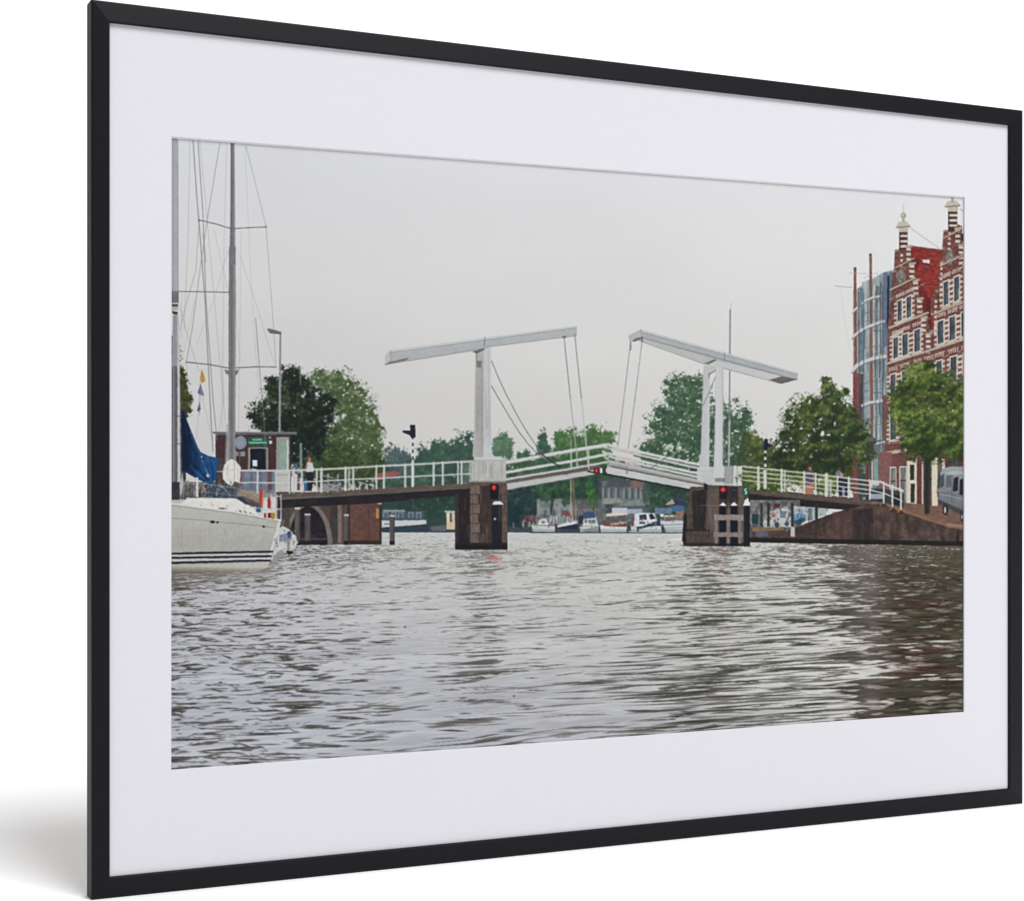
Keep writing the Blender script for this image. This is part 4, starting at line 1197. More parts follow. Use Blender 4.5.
    line((928.8, 511), (929, 462), 1.2, (66, 62, 54), .8)
    foliage([(926, 384, 22, 18), (908, 396, 18, 20), (944, 394, 24, 22), (920, 372, 16, 10), (918, 420, 28, 26), (950, 420, 24, 30), (934, 440, 30, 22), (900, 412, 12, 14), (962, 400, 12, 26), (912, 444, 14, 14), (956, 446, 18, 16), (928, 366, 8, 5)],
            ((40, 60, 28), (88, 114, 44), (152, 172, 78)), 6400, (.8, 1.7), .86, .36, 98, 6)
    # people on the right
    E("printed_person", "person in a grey top and orange shorts on the right approach", True)
    ell(809.6, 467.6, 2.5, 3.2, (92, 56, 46))
    ell(810, 468.8, 1.4, 1.8, (170, 124, 106))
    poly([(806.6, 471.6), (812.6, 471.2), (814.4, 477), (813.4, 485), (806.2, 485), (806, 478)], (86, 84, 102), grain=10)
    line((813, 473), (814.6, 481), 1.5, (168, 116, 100))
    poly([(805, 485), (814, 484), (813.6, 490), (811.6, 494.6), (805.2, 494)], (186, 118, 84))
    E("printed_person", "cyclist in dark clothes behind the right railing", True)
    ell(838.6, 474, 3.4, 3.6, (120, 118, 136))
    ell(841.6, 475, 2, 2.4, (184, 138, 130))
    poly([(836, 477), (844, 477), (848.6, 480), (848.6, 496), (839, 496), (838, 486)], (40, 46, 68), grain=12)
    rect(842.4, 487.6, 844.6, 497, (176, 184, 190), alpha=.8)
    # signal post
    E("printed_signal", "black level crossing signal on a striped pole at right", True)
    for j, yy in enumerate(np.arange(450, 470, 3.4)):
        rect(764.4, yy, 766.4, yy + 3.4, (214, 216, 210) if j % 2 == 0 else (34, 38, 44))
    rect(763.4, 470, 766.6, 489, (196, 198, 194))
    rect(764.6, 438.8, 767.6, 441.6, (30, 34, 46))
    poly([(764.2, 441), (767.6, 441.4), (768.6, 444), (772.4, 444.6), (771.6, 446.6), (768, 447.6), (767, 450.6), (764, 450.4)], (28, 38, 66))
    # railing of the right approach
    W2 = (206, 207, 200)
    E("printed_railing", "white railing of the right approach", True)
    for off, w in ((0, 1.5), (4.6, 1.2), (9.2, 1.2), (13.6, 1.0)):
        pline([(742, 466.4 + off), (805, 473 + off), (850, 478.6 + off * .98), (872, 481 + off)], w, W2, .92)
    pline([(872, 481), (881, 482), (886, 484.4), (903, 490.8)], 2.0, W2, .95)
    pline([(872, 490.4), (886, 494), (902, 501)], 1.3, W2, .9)
    rect(869, 481.6, 879, 485, (204, 206, 204), alpha=.9)
    for (xx, w) in ((758.4, 2.4), (781.6, 2.3), (784.8, 1.3), (804.2, 2.2), (815.8, 1.7), (826.4, 3.4), (837.6, 1.6), (848.6, 2.2), (869.8, 1.7), (883.8, 1.6), (892.4, 2.0), (900.8, 1.8)):
        t = float(np.interp(xx, [742, 805, 850, 881, 903], [466.4, 473, 478.6, 482, 490.8])) - 1
        b = float(np.interp(xx, [742, 875, 884, 893, 902], [487.6, 499.6, 503, 506, 509]))
        line((xx, t), (xx, b), w, W2, .97)
    rect(829.2, 480, 831.6, 497, (196, 196, 190), alpha=.8)
    # van
    E("printed_van", "grey van parked on the pavement at the right edge")
    poly([(936.6, 492), (938.6, 476), (943, 468.4), (952, 466.4), (976, 467), (976, 520), (962, 514.6), (946, 506.4), (938, 502)], lambda x, y: mix((148, 152, 156), (112, 116, 124), np.clip((y - 470) / 36 + (fbm(x / 6, y / 4, 99, 2) - .5) * .6, 0, 1)[..., None]))
    poly([(938.6, 476), (943, 468.4), (952, 466.4), (976, 467), (976, 474), (944, 473)], (150, 160, 160), grain=10)
    poly([(940, 491), (976, 497), (976, 502), (938, 495)], (112, 116, 124), alpha=.7)
    poly([(954.4, 481), (957.6, 479.6), (957, 491), (953.6, 491.6)], (48, 50, 56))
    poly([(960.6, 484), (964, 482.6), (976, 482), (976, 496), (960, 495)], (46, 48, 54))
    rect(962, 481, 963.6, 486, (40, 42, 46))
    poly([(938, 474.6), (940.4, 473), (939.4, 489), (937, 488)], (68, 76, 78))
    poly([(939.6, 477), (944, 473.6), (944.4, 486), (940, 488)], (66, 74, 80), alpha=.85)
    poly([(946, 476.4), (951.6, 474.8), (951.4, 487), (946, 487.6)], (92, 100, 108), alpha=.8)
    poly([(953.6, 478), (958.4, 476.6), (958, 490.6), (953, 491.2)], (42, 44, 50))
    poly([(960, 479.4), (976, 477), (976, 495), (959.4, 494.4)], (40, 42, 48))
    line((952.4, 474), (951.6, 506), .7, (88, 92, 98), .8)
    rect(937.4, 492, 939.4, 497, (150, 60, 60), alpha=.8)
    ell(945.6, 509, 2.8, 6.0, (34, 34, 38))
    ell(945.2, 510, 1.2, 3.2, (176, 178, 182))
    ell(962.6, 515.6, 2.4, 6.2, (36, 36, 40))
    ell(962.2, 516.4, 1.1, 3, (160, 162, 166))
    poly([(938, 499), (976, 516), (976, 520), (962, 515.4), (946, 507), (938, 503)], (62, 64, 70), alpha=.75)
    poly([(944, 474), (952, 471), (976, 471.6), (976, 474), (953, 475)], (176, 182, 184), alpha=.7)
    pline([(939, 494), (976, 501.6)], .7, (176, 180, 184), .8)
    poly([(934, 509), (946, 514), (960, 520), (948, 515.6)], (60, 46, 44), alpha=.8)


def sailboat(X, Y):
    # rigging, mostly against the sky
    G = (150, 150, 154)
    E("printed_rigging", "thin rigging wires of the sailing boat at left")
    R = [([(193, 140), (197, 200), (199, 222), (205, 300), (211, 420), (213, 452)], 1.0, .8), ([(198, 141), (203, 215), (206, 300), (213, 400), (217, 440)], .9, .75),
         ([(200, 141), (209, 240), (217, 330), (225, 420)], .6, .4), ([(190, 140), (188, 240), (184, 330)], .6, .4), ([(220, 142), (208, 215), (201, 262), (192, 330), (186, 364)], .8, .6),
         ([(227, 143), (224, 240), (223, 340), (222, 430)], .5, .35), ([(246, 146), (266, 226), (273, 320), (276, 368)], .7, .5), ([(245, 146), (250, 260), (255, 345), (262, 430)], .5, .3),
         ([(241, 230), (240, 330), (238.6, 440)], .5, .35), ([(255.6, 318), (259.6, 370), (264, 420), (266.4, 470)], .9, .65), ([(240, 255), (258, 310), (274, 362)], .5, .4),
         ([(199, 222), (196, 270), (184, 312), (180, 330)], .7, .5), ([(214, 230), (228, 290)], .5, .35), ([(228, 250), (214, 300), (196, 345)], .5, .35), ([(203, 232), (206, 262)], 1.1, .4),
         ([(178, 300), (186, 330), (199, 372)], .6, .45), ([(200, 378), (199, 410), (196, 440)], .5, .4), ([(202, 395), (212, 440)], .5, .4), ([(234, 296), (240, 360)], .5, .3),
         ([(187, 365), (187, 400)], .6, .45), ([(222, 368), (224, 396), (218, 436)], .6, .35), ([(182, 291), (181, 338)], .6, .35), ([(195, 300), (182, 360)], .5, .3)]
    for pts, w, a in R:
        pline(pts, w, (128, 128, 132), a, .3)
    E("printed_sailboat", "second mast cut off by the left edge of the print", True)
    poly([(171, 130), (178, 130), (178.4, 300), (171, 300)], lambda x, y: mix((160, 160, 172), (174, 174, 184), ((x - 171) / 7)[..., None]))
    line((177.8, 140), (178.2, 300), .8, (140, 140, 150), .8)
    rect(171, 291, 178.6, 303, (120, 118, 124))
    rect(171.4, 304, 178, 306.6, (86, 84, 78))
    rect(171.6, 307, 178.4, 310.6, (176, 174, 166))
    poly([(171.6, 311), (178, 312), (177, 315), (173, 314)], (60, 58, 60))
    poly([(173, 315), (179.4, 315), (180.6, 500), (171, 500), (171.6, 366)], lambda x, y: mix((150, 150, 160), (192, 192, 196), np.clip((x - 176.6) * .6, 0, 1)[..., None]))
    poly([(171, 366), (176.6, 366), (176.8, 500), (171, 500)], lambda x, y: mix((104, 98, 104), (138, 130, 134), (np.sin(x * 1.6) * .5 + .5)[..., None]))
    line((176.9, 368), (177.2, 500), .8, (86, 86, 98), .9)
    line((180.8, 400), (182, 490), 1.2, (96, 92, 92), .7)
    pline([(171, 377), (175, 372)], .8, (96, 98, 100), .8)
    for yy in (416, 443.6):
        line((177, yy), (181.6, yy), .8, (70, 70, 78), .8)
    # signal flags
    E("printed_flag", "yellow pennant hoisted in the rigging")
    poly([(201.6, 368.6), (203.8, 374), (205.4, 381), (201.4, 383.4), (199.8, 379), (200.8, 373)], (196, 152, 60))
    E("printed_flag", "blue and white pennants below the yellow one", True)
    poly([(200.8, 384), (202, 389), (204.6, 396), (199, 394.6), (197.6, 392.4)], (112, 122, 150))
    poly([(200.6, 384), (201.2, 384.6), (199, 393), (197.8, 392)], (84, 96, 130))
    poly([(199.6, 401), (200.8, 409), (199.4, 412), (197, 410.6), (198.4, 406)], (72, 88, 124))
    line((200.4, 384), (199.4, 416), .6, (140, 142, 150), .8)
    # main mast
    E("printed_sailboat", "white sailing yacht with navy stripes moored at left", True)
    poly([(230.6, 138), (234.6, 138), (235.4, 248), (236, 300), (235.4, 440), (236.4, 470), (225.8, 470), (228.4, 420), (228.6, 300), (229.4, 248), (230.2, 220)],
         lambda x, y: mix((112, 112, 118), (150, 148, 152), (np.clip(np.abs(x - 231.6) / 3.4, 0, 1))[..., None]))
    poly([(229.2, 246.6), (235.8, 246.6), (235.6, 265), (229, 265)], (122, 124, 132))
    line((229.4, 250), (228.8, 420), .6, (98, 98, 104), .7)
    for pts, w in (([(199, 220), (216, 224), (231, 228.6)], 1.2), ([(234, 228.6), (250, 227.6), (266, 227)], 1.1), ([(178, 291.4), (205, 291.8), (234, 292.4)], 1.1),
                   ([(186, 362), (210, 364.6), (228, 368)], 1.3), ([(236, 367.8), (256, 366.8), (276, 367)], 1.2)):
        pline(pts, w, (120, 120, 124), .95)
    for (x, y) in ((199, 220.4), (266, 227)):
        ell(x, y, 1.1, 1.1, (112, 112, 116))
    poly([(224, 369.4), (228.6, 370.6), (229.6, 375), (226, 374)], (126, 118, 114))
    poly([(235, 370.6), (239, 369.4), (237.6, 374), (234.6, 376)], (126, 118, 114))
    poly([(226, 425), (229, 422), (227.6, 470), (224.6, 470)], (170, 168, 166), alpha=.6)
    # clutter behind the cabin
    rect(183, 482, 237, 498, lambda x, y: mix((70, 66, 66), (132, 126, 122), np.clip(fbm(x / 4, y / 3.4, 111, 3) * 1.7 - .4, 0, 1)[..., None]))
    rect(206, 484, 237, 498, (44, 74, 104), alpha=.7, grain=20)
    rect(171, 482, 180, 500, (60, 58, 70), grain=14)
    # blue sail cover
    poly([(181.6, 409), (184, 412), (190, 428), (196, 443), (200.4, 452), (209, 456), (217.6, 457.6), (217, 474), (216, 479), (211, 485), (205, 482.6), (198, 479.6), (182, 470)],
         lambda x, y: mix((10, 40, 86), (22, 84, 146), np.clip((x - 186) / 26 + (fbm(x / 4, y / 9, 112, 2) - .5) * .9, 0, 1)[..., None]))
    poly([(181.6, 409), (188, 424), (193, 450), (190, 468), (182, 472)], (8, 26, 60), alpha=.5)
    pline([(201.6, 460), (205.4, 467), (207.4, 474)], 1.0, (160, 186, 214), .85)
    ell(208, 475.6, 1.7, 1.9, (196, 206, 220))
    ell(201.6, 457, .9, .9, (176, 196, 216))
    pline([(190, 466), (204, 479)], .8, (70, 130, 180), .6)
    rect(217.6, 458, 224, 485, lambda x, y: mix((48, 58, 70), (124, 84, 74), fbm(x / 2, y / 2.6, 113, 2)[..., None]))
    line((217, 471.6), (223.6, 471.6), .8, (176, 190, 186))
    # white sail bag at the mast foot
    poly([(226.6, 462), (231, 459), (236, 461), (241, 467.6), (239.8, 482), (236, 484), (232, 486.6), (227, 484), (223, 479), (222.6, 472), (224, 465)],
         lambda x, y: mix((206, 204, 198), (228, 226, 220), fbm(x / 3, y / 5, 114, 2)[..., None]))
    line((234.6, 462), (234.4, 480), .7, (150, 150, 144), .8)
    poly([(231, 487), (234.6, 481), (239.4, 483.4), (239.6, 490), (234, 490)], (96, 94, 94))
    pline([(226.4, 484), (232, 488)], 1.0, (90, 92, 92), .8)
    rg = np.random.default_rng(61)
    clutter(184, 480, 226, 498, 70, ((60, 58, 60), (176, 172, 168), (120, 112, 104), (44, 74, 110), (88, 84, 86), (200, 198, 194)), .7, 62)
    clutter(237, 493, 262, 508, 44, ((58, 52, 62), (190, 186, 182), (130, 108, 94), (70, 70, 96), (160, 150, 140)), .65, 63)
    for k in range(16):
        x = rg.uniform(184, 236)
        pline([(x, rg.uniform(480, 486)), (x + rg.normal(0, 4), rg.uniform(492, 499))], .7, [(206, 204, 200), (70, 70, 76), (130, 128, 126)][rg.integers(3)], .7, 2)
    for (pts, c, a) in (([(186, 424), (194, 450), (206, 468)], (6, 24, 58), .6), ([(184, 440), (192, 462), (208, 480)], (8, 30, 70), .6), ([(198, 456), (206, 470), (212, 482)], (40, 104, 164), .5), ([(210, 458), (213, 470), (213, 482)], (10, 52, 104), .6),
                        ([(190, 432), (198, 452), (214, 462)], (48, 104, 160), .4), ([(183, 420), (186, 446), (186, 468)], (4, 18, 44), .6)):
        pline(pts, 1.5, c, a, 2)
    for (pts, c) in (([(228, 464), (227, 474), (230, 484)], (176, 174, 166)), ([(238, 466), (237.6, 476), (238.4, 482)], (182, 180, 172)), ([(224, 468), (232, 470), (240, 469)], (188, 186, 178))):
        pline(pts, 1.0, c, .6, 2)
    # stanchions and deck
    rect(195.8, 477.4, 198.4, 497, (204, 204, 204))
    poly([(179.4, 485), (182.6, 472), (183.6, 484), (181, 498)], (176, 176, 178))
    for (x, a, b) in ((201.6, 494, 509), (235.4, 488, 515)):
        line((x, a), (x, b), 1.1, (108, 106, 104), .9)
    pline([(180, 483), (208, 484.4), (236, 488), (262, 498), (272, 503)], .7, (160, 160, 160), .85)
    pline([(198, 491), (236, 495.6), (262, 505)], .6, (150, 150, 150), .75)
    # cabin
    poly([(171, 500), (186, 499.6), (197, 498), (236, 498.6), (241, 501), (252, 507), (262, 514), (264, 518.6), (216, 511.6), (171, 506)],
         lambda x, y: mix((210, 208, 202), (228, 226, 222), fbm(x / 7, y / 4, 115, 3)[..., None]))
    poly([(171, 500), (186, 500), (178, 506), (171, 506)], (184, 184, 180))
    pline([(197, 497.6), (236, 498.4), (250, 505.6), (262, 513)], .8, (150, 148, 144), .7)
    poly([(218.6, 508), (224, 507.4), (226, 511), (219, 511.4)], (112, 112, 110))
    for (x, y) in ((239, 511), (243.6, 512), (249, 513.4)):
        poly([(x, y - 1.4), (x + 2.6, y - .6), (x + 3.4, y + 2.4), (x + .8, y + 1.8)], (132, 134, 138))
    poly([(235, 498), (246, 495), (262, 501), (262, 508), (250, 506)], (96, 86, 92), grain=26)
    poly([(236, 492), (250, 493), (264, 500), (262, 504), (246, 498)], (156, 134, 110), alpha=.9)
    poly([(236, 498), (240, 496), (250, 504), (246, 505)], (46, 48, 84), alpha=.7)
    # hull
    HP = [(171, 503.6), (200, 507.4), (232, 511.4), (262, 517), (281, 520.6), (278.8, 532), (272, 554), (267.6, 567), (262, 569.6), (240, 572), (171, 573.4)]
    poly(HP, lambda x, y: mix((186, 185, 177), (172, 171, 163), np.clip((y - 508) / 46, 0, 1)[..., None]) + ((fbm(x / 18, y / 9, 116, 2) - .5) * 9)[..., None])
    poly([(277.4, 521), (281, 520.6), (278.8, 532), (272, 554), (267.6, 567), (263.4, 569), (270, 551)], (205, 205, 199))
    line((277, 523), (265, 566), .7, (150, 150, 146), .6)
    pline([(171, 503.4), (200, 507.2), (232, 511.2), (262, 516.8), (281, 520.2)], 1.5, (214, 212, 206))
    pline([(171, 505.2), (200, 509), (232, 513), (262, 518.6), (279, 522)], .8, (142, 142, 138), .7)
    pline([(171, 518), (200, 520), (262, 526.2), (268, 527)], .7, (132, 132, 128), .8)
    line((266, 526.6), (273, 527.4), .7, (150, 140, 96), .8)
    ell(212.6, 522, 2.4, 1.4, (34, 34, 38))
    ell(217.6, 522.2, 1.4, 1.0, (44, 44, 48))
    ell(263.6, 526.6, 1.4, 1.2, (48, 50, 84))
    for (ya, yb, w) in ((553.6, 551.6, 2.0), (557.9, 556.2, 2.0), (562.9, 560.4, 2.1)):
        line((171, ya), (272.4 - (ya - 553) * .28, yb), w, (32, 38, 58))
    line((171, 560.6), (270, 558.4), 1.2, (206, 208, 212), .8)
    line((171, 555.8), (271, 554), 1.0, (202, 204, 210), .8)
    poly([(171, 565.6), (240, 563.6), (268.6, 561.6), (267.6, 567), (262, 569.6), (240, 572), (171, 574)], lambda x, y: mix((186, 184, 176), (122, 112, 96), np.clip((y - 565) / 7 - (x - 171) / 240, 0, 1)[..., None]))
    for k in range(24):
        x = rg.uniform(200, 262)
        y = np.interp(x, [200, 262], [503, 514]) + rg.uniform(-3, 1.5)
        rect(x, y, x + rg.uniform(.8, 2.4), y + rg.uniform(.6, 1.6), [(150, 148, 144), (120, 120, 122), (240, 238, 232)][rg.integers(3)], alpha=.6, th=2)
    for k in range(18):
        x = rg.uniform(172, 268)
        rect(x, rg.uniform(526, 540), x + rg.uniform(.6, 2.2), rg.uniform(544, 552), (150, 148, 138), alpha=.13, th=2)
    # flags and lifebuoy at the bow
    E("printed_flag", "red and orange flag standing at the bow of the yacht", True)
    poly([(259.6, 491), (262.4, 488.4), (263, 492), (262, 506), (259.4, 506)], (186, 60, 62))
    poly([(262.4, 488.4), (264, 492), (263, 507), (261.8, 506)], (206, 128, 92))
    E("printed_flag", "folded red flag before the approach", True)
    poly([(267.6, 499), (269.6, 496), (271, 502), (270.6, 509), (267.4, 507.6)], (178, 34, 52))
    E("printed_railing", "white bow rail of the yacht", True)
    for x in (271.6, 276.8, 281):
        line((x, 495), (x, 520), 1.2, (196, 194, 192), .9)
    pline([(262, 510), (281, 509)], 1.1, (200, 198, 194), .9)
    pline([(270, 497), (281, 496.4)], 1.0, (196, 196, 194), .85)
    E("printed_fender", "red white and yellow buoys on the bow rail")
    rect(264, 513, 266, 517.6, (156, 40, 44))
    rect(266, 513, 268, 518, (214, 160, 156))
    rect(268, 513, 271, 517.8, (112, 24, 30))
    rect(271.2, 512.6, 275, 519, (184, 140, 44))
    ell(258.6, 510.4, 2.6, 2.2, (46, 106, 146))
    # dinghy behind the bow
    E("printed_boat", "small white and blue dinghy with an outboard motor behind the yacht", True)
    poly([(279, 528), (283, 526), (290, 530), (296, 536), (297, 541), (298.6, 542), (296, 545), (294, 551), (287, 552), (281, 556), (273, 563), (271, 558), (276, 545)], (196, 198, 196), grain=14)
    poly([(280, 535), (290, 532), (292, 540), (286, 541), (279, 542)], (128, 142, 162), grain=18)
    poly([(287, 532), (290.6, 531), (291.6, 537), (288, 538.6)], (48, 62, 112))
    rect(287, 540, 289.6, 551, (160, 150, 122))
    poly([(286, 551), (293, 551), (292.4, 553.4), (288.6, 555.2)], (34, 34, 40))
    poly([(273, 556), (282, 549), (285, 553), (276, 563), (272, 562)], (132, 134, 136), alpha=.7, grain=20)
    clutter(274, 528, 297, 552, 36, ((110, 118, 130), (210, 210, 206), (60, 70, 100), (150, 140, 120), (84, 84, 90)), .55, 64)
    line((281.6, 526), (284, 520), 1.0, (150, 146, 142), .8)


def finish():
    """Soften as a photographic print does, with the fine mottling, slight sharpening halo and grain of one."""
    global ink
    Y, X = np.mgrid[0:CH, 0:CW].astype(np.float32)
    wob = np.where(np.isin(ids, [i for i, e in enumerate(ELEMENTS) if e[0] in ("printed_sky", "printed_water", "printed_rigging")]), 0, 1.0)
    dx = ((vnoise(X / 3.4, Y / 3.4, 401) - .5) + (vnoise(X / 9, Y / 9, 403) - .5)) * .75 * wob
    dy = ((vnoise(X / 3.4, Y / 3.4, 402) - .5) + (vnoise(X / 9, Y / 9, 404) - .5)) * .75 * wob
    u, v = np.clip(X + dx, 0, CW - 1.01), np.clip(Y + dy, 0, CH - 1.01)
    a, b = u.astype(int), v.astype(int)
    fu, fv = (u - a)[..., None], (v - b)[..., None]
    ink = (ink[b, a] * (1 - fu) + ink[b, a + 1] * fu) * (1 - fv) + (ink[b + 1, a] * (1 - fu) + ink[b + 1, a + 1] * fu) * fv
    mott = (fbm(X / 3.0, Y / 3.0, 411, 2) - .5) * .13 + (fbm(X / 9.0, Y / 7.0, 413, 2) - .5) * .12
    ink *= (1 + mott * wob * np.clip((235 - ink.mean(2)) / 150, .12, 1))[..., None]

    def blur(img, sig):
        r = int(math.ceil(sig * 3))
        k = np.exp(-.5 * (np.arange(-r, r + 1) / sig) ** 2)
        k /= k.sum()
        for ax in (0, 1):
            p = np.pad(img, [(r, r) if q == ax else (0, 0) for q in range(3)], mode="edge")
            o = np.zeros_like(img)
            for j, w in enumerate(k):
                o += w * (p[j:j + CH] if ax == 0 else p[:, j:j + CW])
            img = o
        return img
    named = lambda *w: np.isin(ids, [i for i, e in enumerate(ELEMENTS) if e[0].startswith(w)])[..., None]
    ink = np.where(named("printed_balance_beam", "printed_bridge_tower", "printed_bridge_leaf", "printed_pedestal"), ink * .945, ink)
    ink = np.where(named("printed_railing"), ink * .97, ink)
    ink = ink * (.82 + .18 * np.clip(ink.mean(2, keepdims=True) / 195, 0, 1))      # deeper printed darks
    soft = blur(ink, 1.25)
    ink = np.where(named("printed_tree", "printed_shrub", "printed_house"), soft, blur(ink, .8))
    ink += (ink - blur(ink, 2.2)) * .45
    wet = (ids == [i for i, e in enumerate(ELEMENTS) if e[0] == "printed_water"][0])[..., None]
    g = ink.mean(2, keepdims=True)
    ink = g + (ink - g) * np.where(wet, 1.1, .84)
    rng = np.random.default_rng(3)
    ink += rng.normal(0, 1.6, ink.shape[:2]).astype(np.float32)[..., None]
    np.clip(ink, 0, 255, out=ink)


paint()
finish()

# ------------------------------------------------------------------ part 2: frame, mat, print, studio
import bpy
import bmesh
from mathutils import Vector, Matrix

C = bpy.context.scene.collection
FW, FH, FD = .8003, .600, .0085 * 2       # outer size and depth of the frame, metres
THETA = math.atan2(.3398, .7246)           # turn of the frame about its vertical axis
CAM_H, FOCAL = .2790, 1697.0               # camera height (m) and focal length in picture units
BASE = Vector((-.2809, 1.1350, 0))         # lower left front corner of the frame, on the floor
HORIZON = 481.3
mid = BASE + Vector((math.cos(THETA), math.sin(THETA), 0)) * FW / 2


def srgb_lin(c):
    c = np.asarray(c, np.float32) / 255
    return np.where(c <= .04045, c / 12.92, ((c + .055) / 1.055) ** 2.4)


def tag(o, label, cat=None, kind=None, group=None):
    if label:
        o["label"] = label
    if cat:
        o["category"] = cat
    if kind:
        o["kind"] = kind
    if group:
        o["group"] = group
    return o


def material(name, col, rough=.5, spec=.5, bump=0, bscale=400, var=0):
    m = bpy.data.materials.new(name)
    m.use_nodes = True
    nt = m.node_tree
    b = nt.nodes["Principled BSDF"]
    b.inputs["Base Color"].default_value = (*col, 1)
    b.inputs["Roughness"].default_value = rough
    b.inputs["Specular IOR Level"].default_value = spec
    tc = nt.nodes.new("ShaderNodeTexCoord")
    nz = nt.nodes.new("ShaderNodeTexNoise")
    nz.inputs["Scale"].default_value = bscale
    nz.inputs["Detail"].default_value = 4
    nt.links.new(tc.outputs["Object"], nz.inputs["Vector"])
    if var:
        mx = nt.nodes.new("ShaderNodeMix")
        mx.data_type = "RGBA"
        mx.inputs[6].default_value = (*[c * (1 - var) for c in col], 1)
        mx.inputs[7].default_value = (*[min(1, c * (1 + var)) for c in col], 1)
        nt.links.new(nz.outputs["Fac"], mx.inputs[0])
        nt.links.new(mx.outputs[2], b.inputs["Base Color"])
    if bump:
        bp = nt.nodes.new("ShaderNodeBump")
        bp.inputs["Strength"].default_value = bump
        bp.inputs["Distance"].default_value = .0004
        nt.links.new(nz.outputs["Fac"], bp.inputs["Height"])
        nt.links.new(bp.outputs["Normal"], b.inputs["Normal"])
    return m


M_BLACK = material("black_satin_lacquer", (.0054, .0057, .0082), .52, .16, .15, 260, .12)
M_MAT = material("white_mat_board", (.632, .623, .662), .95, .15, .25, 900, .012)
M_BACK = material("brown_hardboard", (.22, .14, .08), .8, .3, .3, 300, .2)
M_WHITE = material("white_studio_paper", (.88, .88, .88), .95, .1, 0, 3, .004)


def mesh_object(name, verts, faces, mat, parent=None, smooth=False):
    me = bpy.data.meshes.new(name)
    me.from_pydata(verts, [], faces)
    me.materials.append(mat)
    me.validate()
    bm = bmesh.new()
    bm.from_mesh(me)
    bmesh.ops.recalc_face_normals(bm, faces=bm.faces)
    bm.to_mesh(me)
    bm.free()
    if smooth:
        for p in me.polygons:
            p.use_smooth = True
    o = bpy.data.objects.new(name, me)
    C.objects.link(o)
    if parent:
        o.parent = parent
    return o


# the framed print: x runs along its width from the middle of its foot, y into its depth, z up
framed = bpy.data.objects.new("framed_picture", None)
C.objects.link(framed)
framed.location = mid
framed.rotation_euler = (0, 0, THETA)
framed.empty_display_size = .1
tag(framed, "black framed photograph of a white canal drawbridge, standing on a white floor", "framed picture")

RS, RT = .0120, .0146                      # visible width of the side rails and of the top and bottom rails
LIP = .0022                                # how far the mat lies behind the front of the frame
L, R, B, T = -FW / 2, FW / 2 + .0022, -.0016, FH + .0020


def rail(corners_out, corners_in, name="frame_rail", label=None):
    """A mitred moulding between two corners; corners are (x, z) of the outer and the inner edge."""
    prof = [(0.0, FD), (0.0, .0026), (.03, .0019), (.08, .0015), (.93, 0.0), (.98, .0003), (1.0, .0010), (1.0, LIP), (.62, LIP), (.62, FD)]
    vs, n = [], len(prof)
    for k in (0, 1):
        for (t, y) in prof:
            x = corners_out[k][0] + (corners_in[k][0] - corners_out[k][0]) * t
            z = corners_out[k][1] + (corners_in[k][1] - corners_out[k][1]) * t
            vs.append((x, y, z))
    fs = [(i, (i + 1) % n, n + (i + 1) % n, n + i) for i in range(n)]
    fs += [tuple(range(n)), tuple(range(n, 2 * n))]
    o = mesh_object(name, vs, fs, M_BLACK, framed)
    tag(o, label)
    return o


rail([(L, T), (R, T)], [(L + RS, T - RT), (R - RS - .0046, T - RT)], label="top rail of the black frame")
rail([(L, B), (R, B)], [(L + RS, B + RT), (R - RS - .0046, B + RT)], label="bottom rail of the black frame")
rail([(L, B), (L, T)], [(L + RS, B + RT), (L + RS, T - RT)], label="upright rail of the black frame at the near end")
rail([(R, B), (R, T)], [(R - RS - .0046, B + RT), (R - RS - .0046, T - RT)], label="upright rail of the black frame at the far end")

# camera
cam_d = bpy.data.cameras.new("camera")
cam = bpy.data.objects.new("camera", cam_d)
C.objects.link(cam)
cam.location = (0, 0, CAM_H)
cam.rotation_euler = (math.pi / 2, 0, 0)
cam_d.sensor_width = 36
cam_d.lens = FOCAL / 1024 * 36
cam_d.shift_y = (HORIZON - 450.5) / 1024
cam_d.clip_start = .01
cam_d.clip_end = 100
bpy.context.scene.camera = cam

ct, st = math.cos(THETA), math.sin(THETA)


def to_ruler(x, y, z):
    """Ruler units (those the print was drawn in) of frame coordinates; arrays allowed."""
    wx = mid.x + x * ct - y * st
    wy = mid.y + x * st + y * ct
    return 512 + FOCAL * wx / wy, HORIZON - FOCAL * (z - CAM_H) / wy


def from_ruler(px, py, y):
    """Frame coordinates (x, z) on the sheet lying at depth y of a point given in ruler units."""
    a = (px - 512) / FOCAL
    # mid.x + x ct - y st = a (mid.y + x st + y ct)
    x = (a * (mid.y + y * ct) - mid.x + y * st) / (ct - a * st)
    wy = mid.y + x * st + y * ct
    return x, CAM_H - (py - HORIZON) / FOCAL * wy


# mat board with a bevelled opening
Y_MAT, Y_PRINT = LIP + .0003, LIP + .0018
tl = from_ruler(171.6, 136.4, Y_MAT)
tr = from_ruler(964.6, 196.8, Y_MAT)
br = from_ruler(964.2, 712.6, Y_MAT)
bl = from_ruler(171.2, 770.6, Y_MAT)
ox0, ox1 = min(tl[0], bl[0]), max(tr[0], br[0])
oz0, oz1 = min(bl[1], br[1]), max(tl[1], tr[1])
bx0, bx1, bz0, bz1 = L + RS - .004, R - RS + .004, B + RT - .004, T - RT + .004
vs = [(bx0, Y_MAT, bz0), (bx1, Y_MAT, bz0), (bx1, Y_MAT, bz1), (bx0, Y_MAT, bz1),
      (bl[0], Y_MAT, bl[1]), (br[0], Y_MAT, br[1]), (tr[0], Y_MAT, tr[1]), (tl[0], Y_MAT, tl[1])]
yb = Y_MAT + .0013
b2, b3, b4 = .0004, .0011, .0002
